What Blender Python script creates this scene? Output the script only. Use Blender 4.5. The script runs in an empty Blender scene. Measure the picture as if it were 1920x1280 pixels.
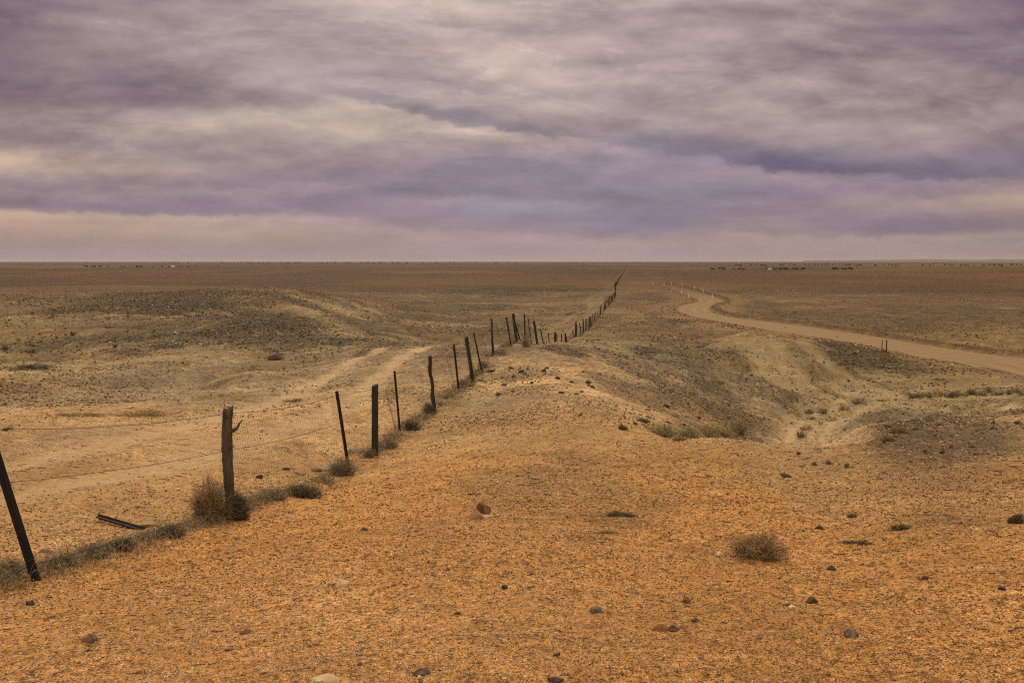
import bpy, math, random
import numpy as np
from mathutils import Vector
random.seed(7); R = np.random.RandomState(11)
sc = bpy.context.scene
F = 1867.0                                   # focal length in photo pixels (1920 wide)
PITCH = math.atan(150.0 / F)
# ---------------------------------------------------------------- camera
cam = bpy.data.cameras.new("camera"); cam_o = bpy.data.objects.new("camera", cam)
sc.collection.objects.link(cam_o); sc.camera = cam_o
cam.sensor_width = 36.0; cam.lens = 36.0 * F / 1920.0
cam.clip_start = 0.1; cam.clip_end = 90000.0
cam_o.location = (0, 0, 0); cam_o.rotation_euler = (math.pi / 2 - PITCH, 0, 0)
sc.view_settings.view_transform = 'Standard'; sc.view_settings.look = 'None'
sc.view_settings.gamma = 1.0; sc.view_settings.use_curve_mapping = False
EXPOSURE = 0.0
sc.view_settings.exposure = EXPOSURE
sc.cycles.use_denoising = False; sc.cycles.filter_width = 1.15; sc.cycles.sample_clamp_indirect = 1.5; sc.cycles.sample_clamp_direct = 6
sc.cycles.max_bounces = 4; sc.cycles.volume_bounces = 1
SUN_EL, SUN_AZ, SUN_E = math.radians(37), math.radians(-10), 1.5   # azimuth from +Y towards +X
SKY_TOP = 3.0

def lin(c):
    return tuple(((v / 255.0) / 12.92 if v / 255.0 <= 0.04045 else ((v / 255.0 + 0.055) / 1.055) ** 2.4) for v in c)

# ---------------------------------------------------------------- node helper
class S:
    """a socket with arithmetic"""
    def __init__(s, nt, sock): s.nt = nt; s.k = sock
    def m(s, op, *a, clamp=False):
        n = s.nt.nodes.new('ShaderNodeMath'); n.operation = op; n.use_clamp = clamp
        for i, v in enumerate((s,) + a):
            if isinstance(v, S): s.nt.links.new(v.k, n.inputs[i])
            else: n.inputs[i].default_value = float(v)
        return S(s.nt, n.outputs[0])
    def __add__(s, o): return s.m('ADD', o)
    def __sub__(s, o): return s.m('SUBTRACT', o)
    def __mul__(s, o): return s.m('MULTIPLY', o)
    def __truediv__(s, o): return s.m('DIVIDE', o)
    def clamp01(s): return s.m('ADD', 0.0, clamp=True)
def comb(nt, x, y, z):
    n = nt.nodes.new('ShaderNodeCombineXYZ')
    for i, v in enumerate((x, y, z)):
        if isinstance(v, S): nt.links.new(v.k, n.inputs[i])
        else: n.inputs[i].default_value = v
    return S(nt, n.outputs[0])
def noise(nt, vec, scale, detail=4, rough=0.5, dist=0.0):
    n = nt.nodes.new('ShaderNodeTexNoise')
    nt.links.new(vec.k, n.inputs['Vector']); n.inputs['Scale'].default_value = scale
    n.inputs['Detail'].default_value = detail; n.inputs['Roughness'].default_value = rough
    n.inputs['Distortion'].default_value = dist
    return S(nt, n.outputs['Fac'])
def ramp(nt, fac, stops, interp='LINEAR'):
    n = nt.nodes.new('ShaderNodeValToRGB'); cr = n.color_ramp; cr.interpolation = interp
    while len(cr.elements) < len(stops): cr.elements.new(0.5)
    for i, (p, c) in enumerate(stops):
        e = cr.elements[i]; e.position = p
    for i, (p, c) in enumerate(stops):
        e = cr.elements[i]
        e.color = (c, c, c, 1) if not isinstance(c, tuple) else tuple(c) + (1,)
    nt.links.new(fac.k, n.inputs[0]); return S(nt, n.outputs[0])
def mix(nt, fac, a, b, mode='MIX'):
    n = nt.nodes.new('ShaderNodeMix'); n.data_type = 'RGBA'; n.blend_type = mode
    for i, v in ((0, fac), (6, a), (7, b)):
        if isinstance(v, S): nt.links.new(v.k, n.inputs[i])
        elif i == 0: n.inputs[0].default_value = v
        else: n.inputs[i].default_value = tuple(v) + (1,)
    return S(nt, n.outputs[2])

# ---------------------------------------------------------------- sky
def build_world():
    w = bpy.data.worlds.new("World"); sc.world = w; w.use_nodes = True
    nt = w.node_tree; nt.nodes.clear()
    tc = nt.nodes.new('ShaderNodeTexCoord'); sp = nt.nodes.new('ShaderNodeSeparateXYZ')
    nt.links.new(tc.outputs['Generated'], sp.inputs[0])
    x, y, z = (S(nt, sp.outputs[i]) for i in range(3))
    ya = y.m('ABSOLUTE').m('MAXIMUM', 0.25)
    u = x / ya; e = z / ya                       # gnomonic direction
    px = u * F + 960.0; py = e * (-F) + 490.0
    v = comb(nt, u, e * 2.4, y)
    v2 = comb(nt, u + e * 0.4, e * 3.4, y)
    n1 = noise(nt, v, 3.0, 6, 0.55, 0.6) - 0.5
    n2 = noise(nt, v2, 9.0, 8, 0.62, 0.9) - 0.5
    n3 = noise(nt, v, 30.0, 6, 0.65, 1.0) - 0.5
    fall = ramp(nt, py / 500.0, [(0.0, 1.0), (0.75, 0.8), (0.88, 0.35), (1.0, 0.10)])
    pyw = py + (n1 * 70.0 + n2 * 30.0 + n3 * 14.0) * fall
    pxw = px + n1 * 160.0 + n2 * 80.0
    t = (pyw / 600.0).clamp01()
    cols = [
     (0, [(0,(118,100,112)),(90,(112,94,104)),(170,(122,104,112)),(220,(142,124,128)),(262,(136,116,122)),(278,(152,132,132)),(300,(196,172,152)),(325,(176,156,148)),(345,(140,124,134)),(375,(128,112,126)),(386,(138,120,128)),(396,(186,160,142)),(430,(172,148,140)),(460,(150,134,138)),(488,(150,134,142))]),
     (240, [(0,(128,112,122)),(60,(150,134,138)),(120,(138,120,128)),(185,(130,113,122)),(220,(165,148,146)),(245,(180,165,156)),(275,(150,134,138)),(300,(160,144,142)),(320,(178,160,150)),(345,(150,134,142)),(370,(128,114,132)),(395,(122,108,130)),(403,(170,148,140)),(430,(172,150,140)),(455,(155,138,138)),(488,(152,137,146))]),
     (480, [(0,(150,135,138)),(60,(160,146,146)),(120,(158,142,144)),(165,(160,146,146)),(190,(150,135,140)),(240,(184,170,160)),(270,(168,152,148)),(310,(150,135,142)),(340,(140,124,140)),(370,(128,114,134)),(398,(128,114,136)),(408,(160,140,142)),(440,(160,142,140)),(465,(148,134,140)),(488,(152,138,148))]),
     (720, [(0,(176,162,158)),(60,(172,158,156)),(120,(166,150,150)),(160,(162,148,150)),(190,(166,150,152)),(210,(188,174,164)),(250,(192,178,166)),(290,(160,145,148)),(330,(140,126,142)),(370,(128,116,140)),(405,(140,124,142)),(430,(155,138,144)),(460,(150,136,142)),(488,(152,138,150))]),
     (960, [(0,(206,194,182)),(40,(186,172,166)),(100,(176,160,156)),(170,(182,168,162)),(225,(176,161,158)),(255,(182,168,162)),(278,(165,150,155)),(310,(135,124,145)),(350,(140,126,146)),(385,(130,122,148)),(415,(138,128,150)),(440,(150,134,148)),(488,(156,142,152))]),
     (1200, [(0,(180,166,162)),(60,(168,152,152)),(130,(164,148,150)),(200,(172,157,154)),(245,(165,148,152)),(290,(134,122,144)),(330,(145,131,148)),(370,(130,120,145)),(410,(125,118,145)),(430,(130,122,146)),(450,(156,140,146)),(488,(152,138,148))]),
     (1440, [(0,(168,152,150)),(60,(160,144,146)),(130,(155,139,142)),(200,(168,153,150)),(250,(162,146,148)),(300,(132,119,140)),(325,(140,126,144)),(370,(130,117,138)),(400,(138,124,142)),(430,(152,136,142)),(445,(158,142,144)),(488,(148,134,142))]),
     (1680, [(0,(152,136,140)),(60,(142,125,133)),(130,(150,134,138)),(200,(172,157,152)),(255,(158,142,145)),(320,(130,117,137)),(350,(135,120,138)),(380,(150,133,138)),(410,(132,118,134)),(435,(128,114,132)),(447,(160,146,146)),(488,(150,136,140))]),
     (1920, [(0,(126,108,122)),(60,(128,111,122)),(120,(140,124,132)),(200,(155,140,142)),(260,(142,126,135)),(300,(128,113,130)),(340,(128,112,126)),(375,(172,152,140)),(400,(158,140,138)),(430,(132,117,128)),(442,(150,137,138)),(488,(150,136,138))])]
    col = None
    for i, (cx, st) in enumerate(cols):
        r = ramp(nt, t, [(yy / 600.0, lin(c)) for yy, c in st])
        if col is None: col = r
        else:
            f = ((pxw - (cx - 240.0)) / 240.0).clamp01().m('SMOOTHSTEP' if False else 'ADD', 0.0)
            f = f * f * (f * (-2.0) + 3.0)
            col = mix(nt, f, col, r)
    # cloud decks: each has a soft top and a ragged, crisper base
    t1 = (px / 1920.0).clamp01()
    def fn(stops, lo, hi):
        return ramp(nt, t1, [(a / 1920.0, (b - lo) / (hi - lo)) for a, b in stops]) * (hi - lo) + lo
    rag = noise(nt, comb(nt, u, e * 1.6, 2.0), 34.0, 6, 0.6, 0.4) - 0.5
    wav = noise(nt, comb(nt, u, e * 1.2, 5.0), 7.0, 5, 0.55, 0.3) - 0.5
    rmod = ramp(nt, noise(nt, comb(nt, u, e * 2.0, 9.0), 5.0, 4, 0.5), [(0.0, .35), (.4, .5), (.6, 1.25 / 1.25), (1.0, 1.0)])
    def deck(y0s, amps, up_, dn_, colr, rough_=1.0, light=None):
        y0 = fn(y0s, 0, 500); am = fn(amps, 0, 1) * rmod
        d = py + rag * (52.0 * rough_) + wav * (70.0 * rough_) - y0
        a_ = d / up_; a_ = (a_ * a_ * (-1.0)).m('EXPONENT'); b_ = d / dn_; b_ = (b_ * b_ * (-1.0)).m('EXPONENT')
        sel = d.m('GREATER_THAN', 0.0)
        f = (a_ * (sel * (-1.0) + 1.0) + b_ * sel) * am
        c_ = mix(nt, f.clamp01(), col, colr)
        if light:
            l_ = (d - dn_ * 2.2) / (dn_ * 2.0); l_ = (l_ * l_ * (-1.0)).m('EXPONENT') * am * light * ramp(nt, t1, [(0.0, 1.0), (0.55, 1.0), (0.68, 0.25), (1.0, 0.1)])
            c_ = mix(nt, l_.clamp01(), c_, lin((198, 182, 172)))
        return c_
    col = deck([(0,386),(240,396),(420,402),(560,400),(720,414),(1920,430)], [(0,.75),(500,.85),(720,.25),(820,0),(1920,0)], 22.0, 5.0, lin((116,103,127)), .7, .35)
    col = deck([(0,420),(640,418),(900,434),(1200,436),(1440,438),(1650,434),(1920,428)], [(0,0),(640,0),(800,.4),(1200,.8),(1500,.7),(1920,.5)], 26.0, 7.0, lin((118,108,134)), .8, .3)
    col = deck([(0,264),(180,270),(400,296),(620,306),(1920,310)], [(0,.5),(200,.55),(420,.3),(700,0),(1920,0)], 12.0, 6.0, lin((122,106,120)), .7, .2)
    col = deck([(0,345),(300,352),(640,350),(900,372),(1250,372),(1920,360)], [(0,.55),(300,.6),(800,.6),(1300,.5),(1920,.35)], 16.0, 6.0, lin((122,108,130)), .9, .25)
    col = deck([(0,236),(480,228),(600,258),(760,296),(900,310),(1920,320)], [(0,0),(470,0),(560,.35),(760,.3),(950,0),(1920,0)], 7.0, 18.0, lin((150,134,142)), .4)
    col = deck([(0,185),(300,196),(560,170),(1920,150)], [(0,.4),(260,.5),(420,.2),(600,0),(1920,0)], 40.0, 10.0, lin((118,100,112)), 1.2)
    col = deck([(0,120),(560,150),(760,152),(900,176),(1060,196),(1300,215),(1920,240)], [(0,0),(560,0),(760,.55),(900,.6),(1100,.4),(1350,0),(1920,0)], 18.0, 8.0, lin((128,114,130)), .8, .25)
    col = deck([(0,0),(1150,60),(1350,110),(1550,130),(1920,150)], [(0,0),(1100,0),(1300,.3),(1600,.4),(1920,.3)], 30.0, 14.0, lin((136,120,128)), 1.4, .2)
    col = deck([(0,120),(560,158),(700,192),(850,226),(960,248),(1080,254),(1250,285),(1450,318),(1700,330),(1920,332)], [(0,0),(540,0),(700,.5),(850,.9),(960,1.0),(1100,.8),(1300,.75),(1450,1),(1650,.95),(1920,.7)], 30.0, 7.0, lin((96,88,118)), .75, .6)
    # lumps of cloud lit from above: height difference of one noise field
    def lumps(sx, sy, sc_, det, off, dist):
        a_ = noise(nt, comb(nt, u * sx, e * sy, y), sc_, det, 0.6, dist)
        b_ = noise(nt, comb(nt, u * sx, (e + off) * sy, y), sc_, det, 0.55, dist)
        return a_ - b_
    hi = ramp(nt, py / 500.0, [(0.0, 1.0), (0.5, 0.8), (0.8, 0.35), (1.0, 0.05)])
    rel = lumps(1.0, 1.9, 5.0, 6, 0.02, 0.2) * 1.8 * hi + lumps(1.0, 4.0, 6.0, 6, 0.010, 0.2) * 1.5 * fall
    fine = noise(nt, comb(nt, u + e * 0.4, e * 1.7, y), 9.0, 7, 0.55, 0.2) - 0.5
    gain = rel + fine * 0.26 * hi + n1 * 0.18 + 1.0
    col = mix(nt, 1.0, col, comb(nt, gain * 1.03, gain * 1.10 - 0.08, gain * 0.93 + 0.085), 'MULTIPLY')
    low = ramp(nt, (py / 600.0).clamp01(), [(0.0, 0.0), (0.62, 0.0), (0.70, 1.0), (0.80, 0.8), (0.83, 0.2), (1.0, 0.0)])
    ls = noise(nt, comb(nt, u * 1.0, e * 14.0, 4.0), 5.0, 6, 0.6, 0.3) - 0.5
    edge = noise(nt, comb(nt, u + e * 0.8, e * 3.4, 7.0), 4.2, 9, 0.62, 0.35)
    eg = ramp(nt, edge, [(0.0, .45), (0.44, .45), (0.475, 0.62), (0.49, 0.36), (0.58, 0.5), (1.0, 0.55)]) - 0.5
    g2 = ls * low * 0.5 + eg * 0.55 * hi + 1.0
    col = mix(nt, 1.0, col, comb(nt, g2, g2, g2 * 0.97 + 0.03), 'MULTIPLY')
    # overcast brightens towards the zenith (sun behind the cloud deck overhead, ahead)
    zb = ramp(nt, z.clamp01(), [(0.0, 0.0), (0.27, 0.0), (0.6, 0.7), (1.0, 1.0)]) * SKY_TOP + 1.0
    zt = ramp(nt, z.clamp01(), [(0.0, 0.0), (0.27, 0.0), (0.5, 1.0), (1.0, 1.0)])  # unseen zenith tinted yellower so the ground light is less mauve
    col = mix(nt, 1.0, col, comb(nt, zb * (zt * -0.02 + 1.0), zb * (zt * 0.09 + 0.935), zb * (zt * -0.33 + 1.01)), 'MULTIPLY')
    bk = ramp(nt, y * 0.5 + 0.5, [(0.0, 1.0), (0.30, 1.0), (0.55, 0.0), (1.0, 0.0)]) * 0.7 + 1.0     # unseen sky behind the viewer, brightened to light camera-facing sides
    col = mix(nt, 1.0, col, comb(nt, bk, bk * 1.0, bk * 0.9), 'MULTIPLY')
    sky = nt.nodes.new('ShaderNodeTexSky'); sky.sky_type = 'NISHITA'; sky.sun_disc = False
    sky.sun_elevation = SUN_EL; sky.sun_rotation = SUN_AZ
    b1 = nt.nodes.new('ShaderNodeBackground'); b1.inputs[1].default_value = 0.08
    nt.links.new(sky.outputs[0], b1.inputs[0])
    b2 = nt.nodes.new('ShaderNodeBackground'); b2.inputs[1].default_value = 1.0
    nt.links.new(col.k, b2.inputs[0])
    ms = nt.nodes.new('ShaderNodeMixShader'); ms.inputs[0].default_value = 0.94
    nt.links.new(b1.outputs[0], ms.inputs[1]); nt.links.new(b2.outputs[0], ms.inputs[2])
    out = nt.nodes.new('ShaderNodeOutputWorld'); nt.links.new(ms.outputs[0], out.inputs[0])
    w.cycles.sampling_method = 'MANUAL'; w.cycles.sample_map_resolution = 512
build_world()
sun = bpy.data.lights.new("sun", 'SUN'); sun.energy = SUN_E; sun.angle = math.radians(14); sun.color = (1.0, 0.93, 0.84)
sun_o = bpy.data.objects.new("sun", sun); sc.collection.objects.link(sun_o)
sd = Vector((math.sin(SUN_AZ) * math.cos(SUN_EL), math.cos(SUN_AZ) * math.cos(SUN_EL), math.sin(SUN_EL)))
sun_o.rotation_euler = sd.to_track_quat('Z', 'Y').to_euler()

# ---------------------------------------------------------------- numpy noise
def _h(ix, iy, s):
    n = (ix.astype(np.int64) * 374761393 + iy.astype(np.int64) * 668265263 + s * 1442695041) & 0xffffffff
    n = ((n ^ (n >> 13)) * 1274126177) & 0xffffffff
    return ((n ^ (n >> 16)) & 0xffffff) / float(0xffffff)
def vn(x, y, s=0):
    ix = np.floor(x); iy = np.floor(y); fx = x - ix; fy = y - iy
    fx = fx * fx * fx * (fx * (fx * 6 - 15) + 10); fy = fy * fy * fy * (fy * (fy * 6 - 15) + 10)
    a = _h(ix, iy, s); b = _h(ix + 1, iy, s); c = _h(ix, iy + 1, s); d = _h(ix + 1, iy + 1, s)
    return (a + (b - a) * fx + (c - a) * fy + (a - b - c + d) * fx * fy) * 2 - 1
def fbm(x, y, sc_, octs=4, s=0, rough=0.5):
    t = 0; a = 1.0; n = 0; ca, sa = math.cos(0.6), math.sin(0.6)
    x = x * sc_; y = y * sc_
    for k in range(octs):
        t = t + a * vn(x, y, s + k * 17); n += a; a *= rough
        x, y = (x * ca - y * sa) * 2.03 + 13.7, (x * sa + y * ca) * 2.03 - 7.1
    return t / n
def sstep(a, b, v):
    t = np.clip((v - a) / (b - a), 0, 1); return t * t * (3 - 2 * t)

# ---------------------------------------------------------------- terrain shape
NEAR = [(0.5,1.66),(2,1.72),(4.6,1.95),(6.7,2.2),(8.5,2.43),(10.3,2.65)]
FAR = [(300,7.8),(500,8.1),(1000,8.3),(2500,8.6),(8000,9.0),(40000,9.5)]
COLS = {
 -500: [(0.5,1.66),(2,1.75),(4,2.1),(7.5,2.5),(11,2.85),(15,3.1),(20,3.25),(26,3.6),(40,4.3),(50,4.7),(65,5.0),(85,5.3),(110,5.7),(150,5.9),(200,6.9)],
 0: [(0.5,1.66),(2,1.72),(4,1.95),(6,2.2),(7.5,2.42),(11,2.78),(15,3.0),(20,3.15),(26,3.55),(33,3.95),(40,4.3),(50,4.7),(65,5.0),(85,5.2),(100,5.3),(125,4.9),(145,5.0),(200,6.7)],
 250: [(0.5,1.66),(2,1.72),(4.6,1.97),(7.5,2.4),(9.6,2.72),(15,3.05),(20,3.2),(26,3.55),(33,3.95),(40,4.3),(50,4.6),(65,4.9),(80,5.1),(95,5.3),(120,4.7),(138,4.45),(155,4.9),(200,6.6)],
 425: [(0.5,1.66),(2,1.72),(4.6,1.97),(7.5,2.37),(11,2.88),(15,3.2),(20,3.3),(26,3.5),(33,3.85),(40,4.2),(50,4.4),(60,4.35),(70,4.2),(82,5.3),(100,5.6),(118,4.5),(138,3.75),(155,4.3),(200,6.6)],
 520: [(0.5,1.66),(2,1.72),(4.6,1.97),(7.5,2.35),(11,2.86),(15,3.28),(20,3.35),(26,3.5),(33,3.8),(40,4.1),(50,4.3),(58,4.3),(70,3.8),(84,5.2),(102,6.0),(122,4.7),(142,3.7),(158,4.3),(200,6.7)],
 620: [(0.5,1.66),(2,1.72),(4.6,1.97),(7.5,2.33),(11,2.82),(15.8,3.37),(20,3.4),(26,3.5),(33,3.65),(40,3.8),(48,4.0),(60,4.4),(72,4.5),(85,5.2),(100,6.0),(125,5.3),(142,4.9),(160,5.5),(200,7.0)],
 720: [(0.5,1.66),(2,1.72),(4.6,1.97),(7.5,2.31),(11,2.78),(17.4,3.38),(22,3.42),(28,3.48),(35,3.5),(41,3.52),(45,3.65),(55,4.7),(65,5.4),(80,5.8),(100,6.5),(125,6.4),(145,6.2),(170,6.8),(200,7.3)],
 850: [(0.5,1.66),(2,1.72),(4.6,1.96),(7.5,2.3),(11,2.76),(16,3.15),(19.3,3.29),(23,3.4),(28,3.42),(33,3.3),(40,3.5),(46,3.8),(55,5.2),(65,6.3),(85,7.2),(110,7.6),(150,7.8),(200,7.7)],
 960: NEAR + [(15.5,3.03),(22,3.25),(28,3.36),(32,3.2),(36,3.22),(39,3.32),(42,3.65),(46,4.15),(52,4.85),(60,5.6),(70,6.3),(85,7.1),(110,7.7),(150,7.9),(200,7.8)],
 1040: NEAR + [(15.5,3.03),(22,3.18),(28,3.26),(34,3.28),(40,3.4),(45,3.62),(50,4.4),(59,5.45),(70,6.1),(85,6.7),(110,7.5),(150,7.9),(200,7.8)],
 1090: NEAR + [(15.5,3.03),(22,3.18),(28,3.3),(36,3.45),(42,3.65),(50,4.05),(65,5.15),(82,6.25),(100,7.1),(120,7.6),(150,7.8),(200,7.7)],
 1180: NEAR + [(15.5,3.0),(20,3.3),(26,3.6),(33,3.8),(40,4.0),(50,4.3),(60,4.8),(75,5.9),(90,6.9),(120,7.6),(150,7.7),(200,7.7)],
 1280: NEAR + [(14,2.87),(17,3.06),(19,3.5),(22,3.85),(26,4.15),(33,4.45),(40,4.6),(48,4.68),(56,4.85),(66,5.6),(80,6.8),(100,7.5),(150,7.8),(200,7.8)],
 1400: NEAR + [(14,2.87),(17,3.06),(19.5,3.7),(23,4.5),(28,5.1),(34,5.5),(40,5.75),(50,5.8),(60,5.3),(68,5.0),(78,5.9),(92,7.2),(110,7.8),(150,8.0),(200,7.8)],
 1500: NEAR + [(14,2.9),(17.5,3.15),(20,3.7),(24,4.6),(30,5.5),(37,6.0),(45,6.3),(52,6.2),(61,5.8),(70,5.4),(80,6.3),(95,7.4),(110,7.8),(150,8.0),(200,7.9)],
 1600: NEAR + [(14,2.85),(17.5,3.1),(21,3.55),(26,4.4),(33,5.6),(40,6.2),(50,6.8),(57,6.8),(65,6.45),(73,6.4),(84,7.1),(98,7.8),(120,8.0),(150,8.0),(200,7.9)],
 1750: [(0.5,1.66),(2,1.72),(4.6,1.94),(7,2.17),(9,2.4),(12,2.66),(15,2.9),(19,3.15),(22.5,3.55),(27,4.3),(35,5.5),(46,6.5),(54,6.95),(63,6.8),(72,7.3),(82,8.0),(100,8.1),(150,8.1),(200,7.9)],
 1920: [(0.5,1.66),(2,1.72),(4.6,1.92),(7,2.13),(9,2.35),(12,2.62),(15,2.85),(20,3.2),(24.5,3.7),(30,4.6),(38,5.7),(46,6.4),(55,6.7),(62,6.9),(74,8.0),(100,8.2),(150,8.1),(200,7.9)],
 2500: [(0.5,1.66),(2,1.72),(4.6,1.9),(7,2.1),(9,2.3),(12,2.55),(15,2.8),(20,3.1),(27,3.7),(34,4.8),(45,6.0),(60,7.0),(74,8.0),(100,8.2),(150,8.1),(200,7.9)],
}
def pchip(xs, ys, xq):
    xs = np.array(xs, float); ys = np.array(ys, float); h = np.diff(xs); dl = np.diff(ys) / h
    m = np.zeros(len(xs)); m[0] = dl[0]; m[-1] = dl[-1]
    for i in range(1, len(xs) - 1):
        if dl[i-1] * dl[i] > 0:
            w1 = 2 * h[i] + h[i-1]; w2 = h[i] + 2 * h[i-1]; m[i] = (w1 + w2) / (w1 / dl[i-1] + w2 / dl[i])
    k = np.clip(np.searchsorted(xs, xq) - 1, 0, len(xs) - 2); t = np.clip((xq - xs[k]) / h[k], 0, 1)
    return ((1 + 2*t) * (1-t)**2 * ys[k] + t*(1-t)**2 * h[k] * m[k] + t*t*(3-2*t) * ys[k+1] + t*t*(t-1) * h[k] * m[k+1])
LG = np.linspace(math.log(0.4), math.log(40000), 700)
cpx = sorted(COLS); CT = []
for c in cpx:
    u = (c - 960) / F; k = math.sqrt(1 + u * u)
    pts = COLS[c] + FAR
    CT.append(pchip([math.log(p[0] * k) for p in pts], [p[1] for p in pts], LG))
CT = np.array(CT); thc = np.array([math.atan((c - 960) / F) for c in cpx])
TG = np.linspace(thc[0], thc[-1], 360)
TAB = np.array([pchip(thc, CT[:, j], TG) for j in range(len(LG))]).T      # theta x log r
back = pchip([math.log(a) for a, b in [(0.4,1.66),(2,1.72),(6,1.9),(15,2.3),(40,3.4),(120,6.0),(300,7.8),(1000,8.3),(40000,9.5)]],
             [b for a, b in [(0.4,1.66),(2,1.72),(6,1.9),(15,2.3),(40,3.4),(120,6.0),(300,7.8),(1000,8.3),(40000,9.5)]], LG)
def table(th, r):
    lr = np.clip((np.log(np.maximum(r, 0.41)) - LG[0]) / (LG[1] - LG[0]), 0, len(LG) - 1.001)
    tt = np.clip((th - TG[0]) / (TG[1] - TG[0]), 0, len(TG) - 1.001)
    i = tt.astype(int); j = lr.astype(int); a = tt - i; b = lr - j
    v = TAB[i, j] * (1-a) * (1-b) + TAB[i+1, j] * a * (1-b) + TAB[i, j+1] * (1-a) * b + TAB[i+1, j+1] * a * b
    bk = back[j] * (1-b) + back[j+1] * b
    w = sstep(0.0, 0.6, np.maximum(TG[0] - th, th - TG[-1]))
    return v * (1-w) + bk * w
def z_smooth(x, y):
    return -table(np.arctan2(x, y), np.hypot(x, y))
FENCE_A, FENCE_B = -4.45, 0.118
def crumb(x, y):
    r = np.hypot(x, y)
    return fbm(x, y, 1/1.1, 4, 18, .6) * .13 * sstep(22, 34, r) * (1 - sstep(130, 170, r)) * (1 - np.exp(-(x - (FENCE_A + FENCE_B * y)) ** 2 / 2))
def z_base(x, y):
    r = np.hypot(x, y)
    z = z_smooth(x, y)
    z = z + fbm(x, y, 1/9.0, 4, 3) * 0.16 * sstep(9, 40, r) * (1 - 0.6 * sstep(200, 600, r))
    em = sstep(20, 38, r) * (1 - sstep(150, 190, r)) * sstep(2.5, 8, np.abs(x - (FENCE_A + FENCE_B * y)))
    wx = fbm(x, y, 1/14., 2, 14) * 5
    rg = 1 - np.abs(fbm((x + wx) * 1.0, (y + wx) * .75, 1/8.0, 3, 15)) * 2.6
    rg2 = 1 - np.abs(fbm(x + wx, y - wx, 1/3.2, 3, 16)) * 2.6
    z = z - em * (.6 * np.clip(rg, 0, 1) ** 3 + .22 * np.clip(rg2, 0, 1) ** 2)
    z = z + crumb(x, y)
    z = z + fbm(x, y, 1/60.0, 3, 5) * 0.5 * sstep(140, 320, r)
    z = z + fbm(x, y, 1/1.6, 3, 9) * 0.019 * sstep(3, 9, r)
    return z

def ray(px, py):
    dx = px - 960.0; dy = py - 640.0; cp, sp = math.cos(PITCH), math.sin(PITCH)
    return np.array([dx, F * cp - dy * sp, -F * sp - dy * cp])
def hit(px, py, zf=None, rmin=1.5):
    d = ray(px, py); d = d / math.hypot(d[0], d[1])
    r = np.exp(np.linspace(math.log(rmin), math.log(39000), 6000))
    g = (zf or z_base)(d[0] * r, d[1] * r) - d[2] * r
    k = int(np.argmax(g > 0)) if (g > 0).any() else len(r) - 1
    if k > 0 and g[k] > 0:
        a = g[k-1] / (g[k-1] - g[k]); rr = r[k-1] + (r[k] - r[k-1]) * a
    else: rr = r[k]
    return np.array([d[0] * rr, d[1] * rr, d[2] * rr])
def poly(px_list, sub=6, zf=None):
    P = np.array([hit(a, b, zf)[:2] for a, b in px_list])
    out = []
    for i in range(len(P) - 1):
        p0, p1, p2, p3 = P[max(i-1, 0)], P[i], P[i+1], P[min(i+2, len(P)-1)]
        for k in range(sub):
            t = k / sub
            out.append(0.5 * ((2*p1) + (-p0+p2)*t + (2*p0-5*p1+4*p2-p3)*t*t + (-p0+3*p1-3*p2+p3)*t**3))
    out.append(P[-1]); return np.array(out)
def pdist(x, y, P):
    """signed distance to a polyline (positive on its right), only valid nearby"""
    best = np.full(x.shape, 1e9); sg = np.zeros(x.shape); al = np.zeros(x.shape); acc = 0.0
    for i in range(len(P) - 1):
        ax, ay = P[i]; bx, by = P[i+1]; dx, dy = bx-ax, by-ay; L = dx*dx + dy*dy
        if L < 1e-9: continue
        t = np.clip(((x-ax)*dx + (y-ay)*dy) / L, 0, 1)
        d = np.hypot(x-ax-t*dx, y-ay-t*dy); m = d < best
        best[m] = d[m]; sg[m] = np.sign(((x-ax)*dy - (y-ay)*dx))[m]; al[m] = (acc + t * math.sqrt(L))[m]
        acc += math.sqrt(L)
    return best, sg, al
def near_dist(x, y, P, pad):
    D = np.full(x.shape, 1e9); Sg = np.zeros(x.shape); A = np.zeros(x.shape)
    m = (x > P[:,0].min()-pad) & (x < P[:,0].max()+pad) & (y > P[:,1].min()-pad) & (y < P[:,1].max()+pad)
    if m.any():
        d, s, a = pdist(x[m], y[m], P); D[m] = d; Sg[m] = s; A[m] = a
    return D, Sg, A
ROAD = poly([(2150,722),(1920,684),(1800,668),(1700,652),(1600,634),(1500,617),(1400,603),(1340,594),(1303,583),(1305,573),(1333,565),(1318,556),(1290,547),(1262,538),(1236,533)], zf=z_smooth)
FARROAD = poly([(1236,533),(1228,526),(1238,520),(1215,514),(1212,506),(1186,500),(1182,496)])
TRACK_L = poly([(-420,985),(-160,940),(0,902),(200,862),(380,815),(520,775),(610,742),(665,705),(712,668),(752,650)])
TRACK_M = poly([(1040,628),(1068,606),(1092,590),(1118,578),(1116,567),(1118,556),(1142,548),(1146,536),(1150,528)])
TRACK_F = poly([(1160,522),(1170,512),(1174,504),(1177,498)])
TRACK_H = poly([(1462,632),(1490,660),(1530,695),(1590,728),(1680,742),(1800,742)])
TRACK_H2 = poly([(1425,640),(1440,675),(1470,710),(1530,742),(1620,752)])
GULLY = poly([(1640,748),(1585,765),(1545,785),(1515,805),(1500,824)])
TRACK_D = poly([(1690,508),(1706,505),(1697,502),(1702,498)])
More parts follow.
